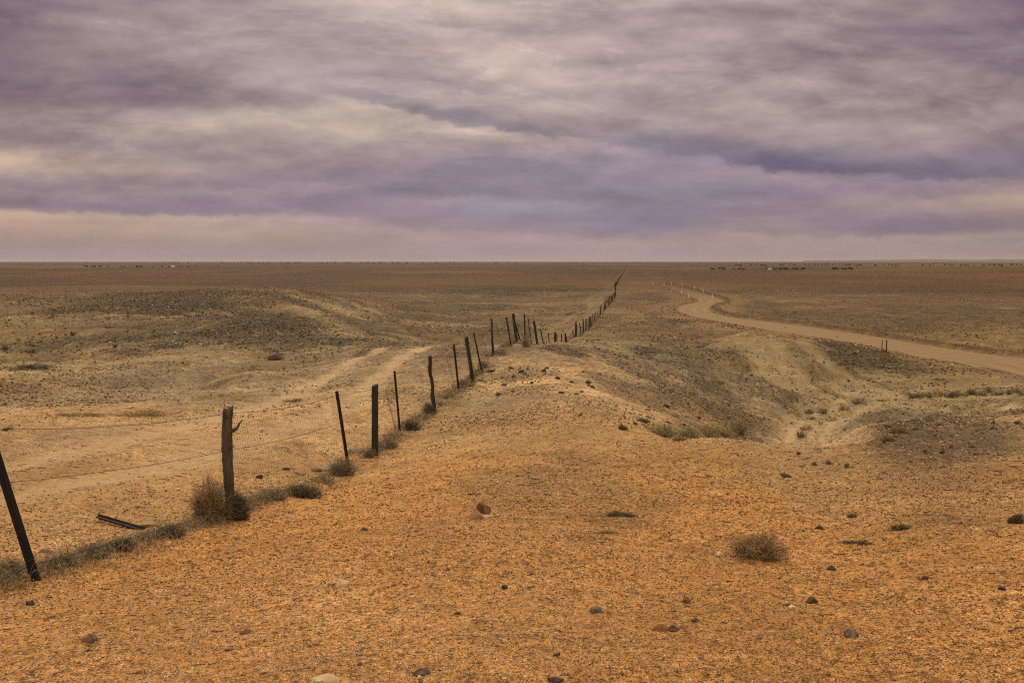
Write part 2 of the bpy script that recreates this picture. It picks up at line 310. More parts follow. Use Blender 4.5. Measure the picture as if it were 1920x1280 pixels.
def tracks(x, y):
    """returns road, track masks and height change"""
    dz = np.zeros(x.shape); road = np.zeros(x.shape); tr = np.zeros(x.shape); rut = np.zeros(x.shape)
    bank_shade = np.zeros(x.shape); verge = np.zeros(x.shape)
    j = fbm(x, y, 0.16, 3, 21) * 0.10
    for P, w in ((ROAD, np.interp(y, [80, 110, 150, 250], [4.6, 4.2, 2.6, 2.3])),):
        d, s, a = near_dist(x, y, P, 14)
        dj = d + j
        road = np.maximum(road, 1 - sstep(w - 0.35, w + 0.35, dj))
        if P is ROAD:
            rb = np.exp(-((dj - w - 1.0) / 0.6) ** 2)
            amp = np.where(s > 0, 0.45, 0.06)
            dz += rb * amp - 0.12 * (1 - sstep(w - 1, w + 1, dj))
            bank_shade = np.maximum(bank_shade, np.where(s > 0, 1.0, 0.45) * np.exp(-((dj - w - .8) / .6) ** 2))
            verge = np.maximum(verge, (1 - sstep(w + 3.5, w + 6.5, d + j * 8)))
            rut = np.maximum(rut, (1 - sstep(w - 0.5, w, dj)) * (0.5 + 0.5 * np.cos(dj * 3.2)))
    for P, w, g in ((TRACK_L, 1.6, 0.25), (TRACK_M, 1.9, 0.6), (TRACK_F, 2.4, 1.0), (TRACK_H, 2.4, 0.8), (TRACK_H2, 1.1, 1.0), (GULLY, .9, .8), (TRACK_D, 5.0, .7), (FARROAD, 2.0, .45)):
        d, s, a = near_dist(x, y, P, 14)
        dj = d + j * (0.35 if P is TRACK_L else 0.7)
        core = 1 - sstep(w, w + 0.5, dj)
        ru = np.exp(-((dj - w * 0.58) / (w * 0.26)) ** 2)
        tr = np.maximum(tr, core * np.maximum(ru, g * 0.6))
        rut = np.maximum(rut, ru * (dj < w * 1.3))
        if w < 5: dz += -(0.05 if P is not TRACK_H else .16) * ru - (.12 * core if P is GULLY else 0) + 0.03 * np.exp(-((dj - w - 0.2) / 0.22) ** 2) + 0.02 * np.exp(-(dj / 0.25) ** 2)
    tracks.verge = verge
    return road, tr, rut, bank_shade, dz
def fence_berm(x, y):
    d = x - (FENCE_A + FENCE_B * y)
    return d
def z_mid(x, y):
    road, tr, rut, bank_shade, dz = tracks(x, y)
    z = z_base(x, y); z = z + (z_smooth(x, y) - z) * np.clip(tracks.verge * 1.3, 0, 1) + dz
    fd = fence_berm(x, y); r = np.hypot(x, y)
    z = z + 0.07 * np.exp(-((fd + 0.1) / 0.35) ** 2) * sstep(2, 5, y) * (1 - sstep(60, 90, y)) * (0.6 + 0.6 * fbm(x, y, 0.7, 2, 31))
    return z
def z_full(x, y):
    r = np.hypot(x, y)
    z = z_mid(x, y)
    a = 1 - sstep(20, 70, r)
    n = fbm(x, y, 3.2, 4, 40, 0.6)
    z = z + 0.011 * n * a
    # little crust edges and hoof scuffs
    q = fbm(x * 1.0, y * 1.0, 2.1, 3, 50)
    q5 = fbm(x, y * 1.5, 5.5, 3, 57); q6 = fbm(x, y, .55, 2, 58)
    z = z + (.013 * sstep(.20, .26, q5) + .009 * sstep(.0, .05, -q5 - .22)) * a * sstep(-.25, .25, q6)
    z = z + 0.015 * sstep(0.20, 0.26, q) * a * (0.5 + 0.5 * fbm(x, y, 0.4, 2, 52))
    z = z + 0.006 * fbm(x, y, 16.0, 3, 60, 0.6) * (1 - sstep(8, 25, r))
    return z
def gz(x, y):
    return float(z_full(np.array([float(x)]), np.array([float(y)]))[0])
def gpt(px, py):
    p = hit(px, py, z_mid); return Vector((p[0], p[1], gz(p[0], p[1])))

# ---------------------------------------------------------------- mesh helpers
def raw_mesh(name, V, Fc, smooth=True):
    """V (n,3), Fc (m,k) array of faces of equal size"""
    me = bpy.data.meshes.new(name); V = np.asarray(V, np.float32); Fc = np.asarray(Fc, np.int32)
    k = Fc.shape[1]; me.vertices.add(len(V)); me.vertices.foreach_set('co', V.ravel())
    me.loops.add(Fc.size); me.loops.foreach_set('vertex_index', Fc.ravel())
    me.polygons.add(len(Fc)); me.polygons.foreach_set('loop_start', np.arange(0, Fc.size, k, dtype=np.int32))
    if smooth: me.polygons.foreach_set('use_smooth', np.ones(len(Fc), bool))
    me.update(calc_edges=True); return me
def fattr(me, name, vals):
    a = me.attributes.new(name, 'FLOAT', 'POINT'); a.data.foreach_set('value', np.asarray(vals, np.float32))
def cattr(me, name, rgb):
    a = me.attributes.new(name, 'FLOAT_COLOR', 'POINT')
    c = np.ones((len(rgb), 4), np.float32); c[:, :3] = rgb; a.data.foreach_set('color', c.ravel())
def obj(name, me, mat=None, parent=None, loc=None):
    o = bpy.data.objects.new(name, me); sc.collection.objects.link(o)
    if mat is not None and me is not None: me.materials.append(mat)
    if parent is not None: o.parent = parent
    if loc is not None: o.location = loc
    return o
def tag(o, label=None, cat=None, group=None, kind=None):
    if label: o['label'] = label
    if cat: o['category'] = cat
    if group: o['group'] = group
    if kind: o['kind'] = kind
    return o
def newmat(name):
    m = bpy.data.materials.new(name); m.use_nodes = True; nt = m.node_tree
    b = nt.nodes['Principled BSDF']; b.inputs['Roughness'].default_value = 0.9
    b.inputs['Specular IOR Level'].default_value = 0.15
    return m, nt, b
def attr(nt, name, color=True):
    n = nt.nodes.new('ShaderNodeAttribute'); n.attribute_name = name
    return S(nt, n.outputs['Color' if color else 'Fac'])

# ---------------------------------------------------------------- ground material
def ground_mat():
    m, nt, b = newmat("arid_ground")
    g = nt.nodes.new('ShaderNodeNewGeometry'); P = S(nt, g.outputs['Position'])
    c = attr(nt, 'soil'); gr = attr(nt, 'grit', False); co = attr(nt, 'rubble', False)
    a = noise(nt, P, 0.9, 8, 0.7)
    patch = noise(nt, P, 0.5, 5, 0.65)
    pm = ramp(nt, patch, [(0.0, 0.7), (0.42, 0.75), (0.56, 1.0), (1.0, 1.0)])
    gain = (a - 0.5) * 0.25 + 1.0
    hs = None
    for s_, kd, kl in ((150.0, .7, .6), (60.0, .85, .75), (22.0, .8, .45), (7.0, .45, .25), (2.2, .28, .12), (0.5, .22, .10)):
        n_ = noise(nt, P, s_, 2.5, 0.65)
        q = gr * pm * (co if s_ < 10 else 1.0)
        gain = gain * ((n_ - 0.5) * q * 1.5 + 1.0)
        dk = ramp(nt, n_, [(0.0, 1.0), (0.37, 1.0), (0.42, 0.0), (1.0, 0.0)]) * q * kd
        c = mix(nt, dk, c, (0.07, 0.042, 0.022))
        lt = ramp(nt, n_, [(0.0, 0.0), (0.63, 0.0), (0.67, 1.0), (1.0, 1.0)]) * q * kl
        c = mix(nt, lt, c, (0.62, 0.47, 0.30))
        h_ = n_ * (0.25 * (60.0 / s_) ** 0.7)
        hs = h_ if hs is None else hs + h_
    c = mix(nt, 1.0, c, comb(nt, gain, gain, gain), 'MULTIPLY')
    # redder crust patches
    rd = ramp(nt, noise(nt, comb(nt, P, 0, 0) if False else P, 1.7, 7, 0.7), [(0.0, 0.0), (0.54, 0.0), (0.68, 1.0), (1.0, 1.0)]) * gr * 0.2
    c = mix(nt, rd, c, (0.26, 0.105, 0.035))
    cr_ = ramp(nt, noise(nt, P, 4.5, 6, 0.6), [(0.0, 0.0), (0.60, 0.0), (0.635, 1.0), (1.0, 1.0)]) * gr * 0.6      # scuffed red crust
    c = mix(nt, cr_, c, (0.19, 0.075, 0.028))
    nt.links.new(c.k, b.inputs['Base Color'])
    b.inputs['Roughness'].default_value = 0.95; b.inputs['Specular IOR Level'].default_value = 0.08
    bp = nt.nodes.new('ShaderNodeBump'); bp.inputs['Distance'].default_value = 0.02; bp.inputs['Strength'].default_value = 0.7
    nt.links.new(hs.k, bp.inputs['Height']); nt.links.new(bp.outputs[0], b.inputs['Normal'])
    return m
GM = ground_mat()

# dark / pale soil patches, on the left mounds also painted-in slope shade: centre pixel, half width px, half height px, kind, strength
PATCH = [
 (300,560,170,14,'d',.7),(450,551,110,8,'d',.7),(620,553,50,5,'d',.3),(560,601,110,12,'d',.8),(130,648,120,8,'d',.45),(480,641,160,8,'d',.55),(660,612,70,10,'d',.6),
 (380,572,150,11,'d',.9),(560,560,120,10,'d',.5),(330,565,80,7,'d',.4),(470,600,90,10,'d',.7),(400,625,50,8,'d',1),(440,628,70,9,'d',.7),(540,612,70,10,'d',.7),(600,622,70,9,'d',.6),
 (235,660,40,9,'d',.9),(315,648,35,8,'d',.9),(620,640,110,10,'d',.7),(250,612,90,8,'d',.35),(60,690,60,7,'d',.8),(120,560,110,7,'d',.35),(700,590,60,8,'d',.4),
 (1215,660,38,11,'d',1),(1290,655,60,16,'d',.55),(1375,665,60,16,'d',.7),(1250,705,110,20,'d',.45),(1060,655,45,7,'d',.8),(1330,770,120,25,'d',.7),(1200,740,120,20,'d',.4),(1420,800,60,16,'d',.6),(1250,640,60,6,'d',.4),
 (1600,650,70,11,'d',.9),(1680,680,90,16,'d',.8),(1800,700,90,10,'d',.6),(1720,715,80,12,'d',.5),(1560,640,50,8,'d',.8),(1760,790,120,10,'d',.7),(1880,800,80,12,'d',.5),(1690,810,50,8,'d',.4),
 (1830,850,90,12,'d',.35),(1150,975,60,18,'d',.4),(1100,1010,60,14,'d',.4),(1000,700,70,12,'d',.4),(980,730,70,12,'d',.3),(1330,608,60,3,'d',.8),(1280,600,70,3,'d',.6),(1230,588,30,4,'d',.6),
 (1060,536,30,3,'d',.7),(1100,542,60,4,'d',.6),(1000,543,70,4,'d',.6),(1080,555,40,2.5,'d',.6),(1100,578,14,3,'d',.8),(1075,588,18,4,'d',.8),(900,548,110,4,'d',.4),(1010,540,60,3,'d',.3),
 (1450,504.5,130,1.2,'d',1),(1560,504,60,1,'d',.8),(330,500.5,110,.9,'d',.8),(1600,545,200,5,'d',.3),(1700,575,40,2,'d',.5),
 (80,600,120,14,'p',.6),(200,600,180,8,'p',.4),(560,578,40,8,'p',.6),(650,575,60,10,'p',.55),(630,625,60,8,'p',.6),(720,595,90,9,'p',.5),(800,605,80,6,'p',.5),(750,640,60,6,'p',.3),
 (1365,613,50,3,'p',.9),(1290,612,30,2,'p',.6),(1440,660,26,30,'p',.2),(1470,690,50,26,'p',.15),(1600,740,100,12,'p',.5),(1540,800,40,22,'p',.4),(1560,790,50,12,'p',.3),
 (1200,531.5,42,2.6,'p',.9),(1142,531,16,3,'p',.7),(1600,554,60,1.8,'p',.8),(1660,552,30,1.6,'p',.8),(1890,578,25,1.5,'p',.7),(1250,545,50,2,'p',.2),(900,568,90,1.2,'p',.7),(1000,569,60,1,'p',.7),(1100,567,40,1,'p',.5),
 (1040,596,60,5,'p',.4),(940,585,120,4,'p',.4),(1400,560,120,4,'p',.3),(60,510,80,.8,'p',.7),(300,537,200,1.2,'p',.6),(150,530,140,1,'p',.5),
 (300,720,220,22,'g',.7),(150,745,200,18,'g',.6),(450,740,150,16,'g',.6),(620,690,80,20,'g',.3),(1480,680,90,30,'g',.35),(620,580,90,14,'g',.4),(1250,700,120,40,'g',.35),(900,760,60,30,'g',.3),
 (300,520,400,6,'r',.6),(800,520,500,7,'r',.7),(1300,518,300,6,'r',.5),(1600,520,400,10,'r',.6),(200,670,170,12,'r',.55),(480,665,120,10,'r',.5),(60,720,100,14,'r',.5),(620,540,300,4,'r',.4),(1000,640,40,4,'r',.2),
 (1760,560,200,14,'o',.4),(1150,600,80,10,'o',.4),(1250,570,90,10,'o',.4),
]
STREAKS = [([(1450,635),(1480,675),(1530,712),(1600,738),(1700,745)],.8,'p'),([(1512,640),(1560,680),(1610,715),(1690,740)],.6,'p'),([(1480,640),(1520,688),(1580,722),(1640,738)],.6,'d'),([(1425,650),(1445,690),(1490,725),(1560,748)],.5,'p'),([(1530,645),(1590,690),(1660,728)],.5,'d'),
 ([(575,545),(640,565),(700,588),(770,600),(850,612)],1.8,'d'),([(490,553),(560,562),(600,580),(650,608),(720,628)],2.4,'d'),([(520,598),(600,612),(680,630),(740,641)],2.4,'d'),  # left mounds: gravel and sand streaks that also paint in relief shading
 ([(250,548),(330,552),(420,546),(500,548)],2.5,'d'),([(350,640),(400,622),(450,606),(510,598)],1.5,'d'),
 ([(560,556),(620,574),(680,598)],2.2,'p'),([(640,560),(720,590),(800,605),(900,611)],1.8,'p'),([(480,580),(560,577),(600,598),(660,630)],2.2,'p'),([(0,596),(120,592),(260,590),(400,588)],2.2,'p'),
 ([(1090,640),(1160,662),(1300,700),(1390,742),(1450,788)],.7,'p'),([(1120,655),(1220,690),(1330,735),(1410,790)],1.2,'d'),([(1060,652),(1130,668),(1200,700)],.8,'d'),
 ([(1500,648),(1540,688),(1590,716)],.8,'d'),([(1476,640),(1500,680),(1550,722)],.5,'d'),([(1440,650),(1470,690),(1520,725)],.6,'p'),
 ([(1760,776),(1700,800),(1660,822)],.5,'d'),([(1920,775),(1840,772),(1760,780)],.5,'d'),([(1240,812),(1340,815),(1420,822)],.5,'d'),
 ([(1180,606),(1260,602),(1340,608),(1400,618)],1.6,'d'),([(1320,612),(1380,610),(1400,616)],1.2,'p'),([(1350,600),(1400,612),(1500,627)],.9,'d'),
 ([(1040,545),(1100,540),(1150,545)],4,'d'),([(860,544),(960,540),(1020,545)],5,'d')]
def soil(x, y, z, road, tr, rut, bank_shade):
    r = np.hypot(x, y); n = len(x); lr = np.log(np.maximum(r, 1))
    def C(*c): return np.array(c)[None, :]
    def mixc(c, c2, f): return c * (1 - f[:, None]) + c2 * f[:, None]
    orange = C(.56, .285, .092); tan = C(.46, .29, .135); grey = C(.31, .235, .15); olive = C(.20, .15, .08)
    brown = C(.235, .15, .08); redb = C(.205, .105, .062); farg = C(.17, .135, .095); pale = C(.50, .37, .22)
    c = np.repeat(orange, n, 0)
    w = fbm(x, y, 1/7.0, 3, 70)
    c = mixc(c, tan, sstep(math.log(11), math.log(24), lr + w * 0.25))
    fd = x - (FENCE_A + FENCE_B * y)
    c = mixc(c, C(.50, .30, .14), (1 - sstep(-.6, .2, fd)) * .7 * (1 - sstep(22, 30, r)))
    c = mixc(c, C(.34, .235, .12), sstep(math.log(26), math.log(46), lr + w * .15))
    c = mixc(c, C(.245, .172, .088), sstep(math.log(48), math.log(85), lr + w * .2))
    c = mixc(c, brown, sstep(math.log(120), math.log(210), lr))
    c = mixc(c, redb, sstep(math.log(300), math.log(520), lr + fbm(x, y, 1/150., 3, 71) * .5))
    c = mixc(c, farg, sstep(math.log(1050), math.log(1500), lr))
    # natural mottling at every scale out to the horizon
    for L, s, f0 in ((4, 72, 14), (18, 73, 40), (70, 74, 120), (300, 75, 450), (1200, 76, 1500)):
        q = fbm(x, y * 0.55, 1.0 / L, 4, s, .55)
        amt = sstep(f0 * .5, f0, r) * (1 - sstep(f0 * 14, f0 * 30, r))
        c = c * (1 + (q * 0.55 * amt))[:, None]
        q2 = fbm(x + 40, y * 0.5, 1.0 / L, 3, s + 9)
        c = mixc(c, C(.40, .28, .155), sstep(.25, .5, q2) * amt * (.45 + .3 * (L > 100)))
        c = mixc(c, C(.13, .10, .065), sstep(.22, .45, -q2) * amt * (.5 + .3 * (L > 100)))
    grit = 0.9 - 0.15 * sstep(20, 60, r)
    dark = np.zeros(n)
    pn = fbm(x, y, 1/2.2, 4, 90) * .5 + fbm(x, y, 1/9., 3, 91) * .35
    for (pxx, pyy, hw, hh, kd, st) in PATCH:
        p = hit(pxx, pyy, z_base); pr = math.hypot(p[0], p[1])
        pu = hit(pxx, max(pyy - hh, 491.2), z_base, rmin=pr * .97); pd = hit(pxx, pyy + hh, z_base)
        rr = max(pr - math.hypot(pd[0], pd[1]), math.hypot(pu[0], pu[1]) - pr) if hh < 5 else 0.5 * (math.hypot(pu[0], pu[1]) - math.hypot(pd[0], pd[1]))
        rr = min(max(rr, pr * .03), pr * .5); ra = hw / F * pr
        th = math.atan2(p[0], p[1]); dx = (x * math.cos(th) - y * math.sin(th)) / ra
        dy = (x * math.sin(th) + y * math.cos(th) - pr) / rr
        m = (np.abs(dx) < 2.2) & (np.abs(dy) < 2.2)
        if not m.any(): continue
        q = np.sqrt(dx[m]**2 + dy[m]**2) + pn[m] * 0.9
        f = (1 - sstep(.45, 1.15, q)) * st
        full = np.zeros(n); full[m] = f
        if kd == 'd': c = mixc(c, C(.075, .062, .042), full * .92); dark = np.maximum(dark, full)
        elif kd == 'p': c = mixc(c, pale * (0.9 if pr < 200 else .85), full * .8)
        elif kd == 'g': c = mixc(c, grey, full * .8)
        elif kd == 'r': c = mixc(c, C(.25, .125, .058), full * .7)
        else: c = mixc(c, C(.30, .19, .085), full * .7)
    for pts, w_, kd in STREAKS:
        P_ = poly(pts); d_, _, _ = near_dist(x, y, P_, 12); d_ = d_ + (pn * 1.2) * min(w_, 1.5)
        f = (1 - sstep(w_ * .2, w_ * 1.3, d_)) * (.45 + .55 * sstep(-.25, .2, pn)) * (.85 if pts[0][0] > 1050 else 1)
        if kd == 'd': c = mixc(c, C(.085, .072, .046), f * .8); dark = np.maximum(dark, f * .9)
        else: c = mixc(c, C(.48, .36, .21) if pts[0][0] < 1050 else C(.42, .30, .175), f * (.85 if pts[0][0] < 1050 else .6)); dark = dark * (1 - f * .8)
    # fence-line litter soil
    fl = np.exp(-((fd + .1) / .35) ** 2) * (y > 3) * (y < 90)
    c = mixc(c, C(.20, .13, .07), fl * .35 * (1 + 0 * w))
    trc = np.where((r < 60)[:, None], C(.59, .395, .22), C(.43, .305, .185))
    c = mixc(c, trc, np.clip(tr * 1.25, 0, 1) * (.85 - .28 * sstep(35, 60, r)))
    c = mixc(c, C(.36, .225, .115), VERGE * .7)
    c = mixc(c, C(.38, .26, .16) * (1 + .2 * rut[:, None]), np.clip(road, 0, 1) * .95)
    c = mixc(c, C(.09, .058, .032), np.clip(bank_shade, 0, 1) * .85)  # shade of the road bank face, painted into the soil colour
    grit = grit * (1 - .55 * np.clip(tr, 0, 1)) * (1 - .8 * np.clip(road, 0, 1))
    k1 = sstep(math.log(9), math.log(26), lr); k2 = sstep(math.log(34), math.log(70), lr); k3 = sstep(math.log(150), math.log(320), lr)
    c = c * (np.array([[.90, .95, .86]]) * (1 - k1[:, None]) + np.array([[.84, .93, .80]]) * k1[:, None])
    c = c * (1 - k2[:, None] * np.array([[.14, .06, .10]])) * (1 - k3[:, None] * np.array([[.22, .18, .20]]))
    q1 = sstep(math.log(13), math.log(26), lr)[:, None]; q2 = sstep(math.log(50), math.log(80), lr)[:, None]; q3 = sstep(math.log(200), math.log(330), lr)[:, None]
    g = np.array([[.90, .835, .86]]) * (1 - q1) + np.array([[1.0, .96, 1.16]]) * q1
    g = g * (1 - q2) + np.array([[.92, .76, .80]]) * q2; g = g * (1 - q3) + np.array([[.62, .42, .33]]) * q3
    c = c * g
    return np.clip(c, .015, .9), grit, dark

# ---------------------------------------------------------------- ground mesh (one height field, split into ground, road and tracks)
FULLRES = 1.0
def geom(a, b, ratio):
    n = max(2, int(math.log(b / a) / math.log(1 + ratio))); return list(np.exp(np.linspace(math.log(a), math.log(b), n, endpoint=False)))
rr = geom(.3, 3.2, .08) + geom(3.2, 4.2, .01) + geom(4.2, 12, .0028 * FULLRES) + geom(12, 40, .0055 * FULLRES) + geom(40, 420, .0065 * FULLRES) + geom(420, 3000, .018) + geom(3000, 38000, .08) + [38000]
rr = np.array(rr)
th = np.concatenate([np.linspace(-math.pi, -.85, 60, endpoint=False), np.linspace(-.85, -.53, 110, endpoint=False),
     np.linspace(-.53, .53, int(1250 / FULLRES), endpoint=False), np.linspace(.53, .85, 110, endpoint=False), np.linspace(.85, math.pi, 60, endpoint=False)])
nt_, nr_ = len(th), len(rr)
TT, RR = np.meshgrid(th, rr, indexing='ij'); X = (np.sin(TT) * RR).ravel(); Y = (np.cos(TT) * RR).ravel()
road_, tr_, rut_, bank_shade_, _dz = tracks(X, Y); VERGE = tracks.verge.copy()
Z = z_full(X, Y)
SOIL, GRIT, DARK = soil(X, Y, Z, road_, tr_, rut_, bank_shade_)
RUB = .42 + .58 * sstep(12, 30, np.hypot(X, Y))
idx = np.arange(nt_ * nr_).reshape(nt_, nr_); nx = np.roll(idx, -1, axis=0)
Fq = np.stack([idx[:, :-1], idx[:, 1:], nx[:, 1:], nx[:, :-1]], -1).reshape(-1, 4)
cen = len(X); V3 = np.stack([X, Y, Z], 1)
fr = road_[Fq].mean(1) > .5; ft = (tr_[Fq].mean(1) > .42) & ~fr
def sub(name, mask, label):
    f = Fq[mask]; used, inv = np.unique(f, return_inverse=True)
    me = raw_mesh(name, V3[used], inv.reshape(f.shape)); cattr(me, 'soil', SOIL[used]); fattr(me, 'grit', GRIT[used]); fattr(me, 'rubble', RUB[used])
    o = obj(name, me, GM); tag(o, label, None, None, 'structure'); return o
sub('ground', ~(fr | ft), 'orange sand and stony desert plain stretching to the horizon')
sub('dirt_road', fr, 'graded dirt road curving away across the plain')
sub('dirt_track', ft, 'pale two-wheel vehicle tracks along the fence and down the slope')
# ---------------------------------------------------------------- simple materials
def simple(name, c1, c2, scale=8.0, detail=6, rough=.85, metal=0.0, stretch=None, bump=.3, spec=.2):
    m, nt, b = newmat(name)
    tc = nt.nodes.new('ShaderNodeTexCoord'); P = S(nt, tc.outputs['Object'])
    if stretch:
        mp = nt.nodes.new('ShaderNodeMapping'); mp.inputs['Scale'].default_value = stretch
        nt.links.new(P.k, mp.inputs[0]); P = S(nt, mp.outputs[0])
    f = noise(nt, P, scale, detail, .65)
    c = mix(nt, ramp(nt, f, [(.3, 0.0), (.7, 1.0)]), c1, c2)
    nt.links.new(c.k, b.inputs['Base Color']); b.inputs['Roughness'].default_value = rough
    b.inputs['Metallic'].default_value = metal; b.inputs['Specular IOR Level'].default_value = spec
    if bump:
        bp = nt.nodes.new('ShaderNodeBump'); bp.inputs['Distance'].default_value = .01; bp.inputs['Strength'].default_value = bump
        nt.links.new(f.k, bp.inputs['Height']); nt.links.new(bp.outputs[0], b.inputs['Normal'])
    return m
M_WOOD = simple("weathered_wood", (.02,.018,.015), (.15,.125,.09), 9, 10, .95, 0, (3.5,3.5,.3), 1.0)
M_DWOOD = simple("dark_old_wood", (.018,.017,.016), (.045,.04,.035), 9, 8, .9, 0, (3,3,.4), .8)
M_STEEL = simple("rusty_dark_steel", (.014,.014,.014), (.032,.028,.025), 14, 6, .7, .3, None, .3)
M_WIRE = simple("rusty_wire", (.05,.035,.025), (.11,.075,.05), 20, 3, .7, .4, None, 0)
M_NET = simple("galvanised_netting", (.13,.11,.09), (.24,.21,.17), 20, 3, .6, .4, None, 0)
M_WHITE = simple("white_marker_paint", (.78,.76,.70), (.88,.86,.82), 6, 3, .6, 0, None, .1)
M_REFL = simple("dull_red_reflector", (.25,.03,.02), (.35,.05,.03), 6, 3, .4, 0, None, 0)
M_SHED = simple("pale_sheet_metal", (.55,.53,.50), (.66,.64,.6), .5, 3, .5, .2, None, 0)
M_TRUNK = simple("tree_bark", (.06,.045,.035), (.12,.09,.07), 3, 5)
M_LEAF = simple("dull_tree_foliage", (.035,.038,.026), (.075,.07,.045), .8, 4, .9, 0, None, 0)
def vcol(name, rough=.9, scale=60.0, amt=.8):
    m, nt, b = newmat(name)
    g = nt.nodes.new('ShaderNodeNewGeometry'); P = S(nt, g.outputs['Position'])
    c = attr(nt, 'tint'); f = noise(nt, P, scale, 6, .7); k = (f - .5) * amt * 2.0 + 1.0
    c = mix(nt, 1.0, c, comb(nt, k, k, k), 'MULTIPLY')
    nt.links.new(c.k, b.inputs['Base Color']); b.inputs['Roughness'].default_value = rough
    b.inputs['Specular IOR Level'].default_value = .12
    return m
M_STONE = vcol("desert_stone", .85, 45.0, .7)
M_DRY = vcol("dry_plant_stems", .95, 30.0, .4)

# ---------------------------------------------------------------- generic builders
def ico():
    t = (1 + 5 ** .5) / 2
    v = np.array([(-1,t,0),(1,t,0),(-1,-t,0),(1,-t,0),(0,-1,t),(0,1,t),(0,-1,-t),(0,1,-t),(t,0,-1),(t,0,1),(-t,0,-1),(-t,0,1)], float)
    v /= np.linalg.norm(v[0])
    f = np.array([(0,11,5),(0,5,1),(0,1,7),(0,7,10),(0,10,11),(1,5,9),(5,11,4),(11,10,2),(10,7,6),(7,1,8),(3,9,4),(3,4,2),(3,2,6),(3,6,8),(3,8,9),(4,9,5),(2,4,11),(6,2,10),(8,6,7),(9,8,1)])
    return v, f
OCT = (np.array([(1,0,0),(0,1,0),(-1,0,0),(0,-1,0),(0,0,1),(0,0,-1)], float), np.array([(0,1,4),(1,2,4),(2,3,4),(3,0,4),(1,0,5),(2,1,5),(3,2,5),(0,3,5)]))
def scatter(name, base, P, size, col, flat=.6, jit=.28, mat=None, smooth=False, sink=.25):
    bv, bf = base; n = len(P); k = len(bv)
    V = np.repeat(bv[None], n, 0) * (1 + R.uniform(-jit, jit, (n, k, 1)))
    V = V * np.stack([R.uniform(.7, 1.25, n), R.uniform(.6, 1.1, n), flat * R.uniform(.6, 1.3, n)], 1)[:, None, :]
    a = R.uniform(0, 6.28, n); ca, sa = np.cos(a)[:, None], np.sin(a)[:, None]
    x = V[..., 0] * ca - V[..., 1] * sa; y = V[..., 0] * sa + V[..., 1] * ca
    V = np.stack([x, y, V[..., 2]], -1) * (size[:, None, None] * .5)
    V = V + P[:, None, :]; V[..., 2] += (size * .5 * flat * (1 - 2 * sink))[:, None]
    Fc = (bf[None] + (np.arange(n) * k)[:, None, None]).reshape(-1, 3)
    me = raw_mesh(name, V.reshape(-1, 3), Fc, smooth); cattr(me, 'tint', np.repeat(col, k, 0))
    return obj(name, me, mat or M_STONE)
def strands(name, PT, RAD, col, mat, parent=None, loc=None, closed_tip=True):
    """PT (n,k,3) polylines, RAD (n,k) radii -> three-sided tubes in one mesh"""
    n, k, _ = PT.shape
    D = np.gradient(PT, axis=1); D /= np.linalg.norm(D, axis=2, keepdims=True) + 1e-9
    ref = np.array([0.31, 0.77, 0.11]) + np.zeros_like(D); A = np.cross(D, ref); A /= np.linalg.norm(A, axis=2, keepdims=True) + 1e-9
    B = np.cross(D, A); ring = []
    for j in range(3):
        an = j * 2 * math.pi / 3; ring.append(PT + (A * math.cos(an) + B * math.sin(an)) * RAD[..., None])
    V = np.stack(ring, 2).reshape(-1, 3)
    i0 = (np.arange(n)[:, None] * k + np.arange(k - 1)[None]) * 3; fs = []
    for j in range(3):
        j2 = (j + 1) % 3; fs.append(np.stack([i0 + j, i0 + j2, i0 + 3 + j2, i0 + 3 + j], -1).reshape(-1, 4))
    me = raw_mesh(name, V, np.concatenate(fs)); cattr(me, 'tint', np.repeat(col, k * 3, 0))
    return obj(name, me, mat, parent, loc)
def tubeV(pts, rad, sides=10, rough=0.0, seed=0, flatten=1.0):
    """closed tube along points; returns verts, faces (quads + fan caps as degenerate-free tris in bmesh-free lists)"""
    pts = [Vector(p) for p in pts]; V = []; Fs = []; rs = random.Random(seed)
    ang_off = [rs.uniform(-1, 1) for _ in range(sides)]
    for i, p in enumerate(pts):
        d = (pts[min(i+1, len(pts)-1)] - pts[max(i-1, 0)]).normalized()
        a = d.cross(Vector((0, 1, 0.02))).normalized(); b = d.cross(a).normalized()
        for j in range(sides):
            an = 2 * math.pi * j / sides; r = rad[i] * (1 + rough * (ang_off[j] * .6 + rs.uniform(-.4, .4)))
            V.append(p + a * math.cos(an) * r + b * math.sin(an) * r * flatten)
    for i in range(len(pts) - 1):
        for j in range(sides):
            j2 = (j + 1) % sides; Fs.append((i*sides+j, i*sides+j2, (i+1)*sides+j2, (i+1)*sides+j))
    V.append(pts[0]); V.append(pts[-1] - (pts[-1] - pts[-2]).normalized() * rad[-1] * .15)
    for j in range(sides):
        j2 = (j + 1) % sides; Fs.append((j2, j, len(V)-2)); Fs.append(((len(pts)-1)*sides+j, (len(pts)-1)*sides+j2, len(V)-1))
    return V, Fs
def pymesh(name, V, Fs, mat, parent=None, loc=None, smooth=False):
    me = bpy.data.meshes.new(name); me.from_pydata([tuple(v) for v in V], [], Fs); me.update()
    if smooth: me.polygons.foreach_set('use_smooth', np.ones(len(me.polygons), bool))
    return obj(name, me, mat, parent, loc)

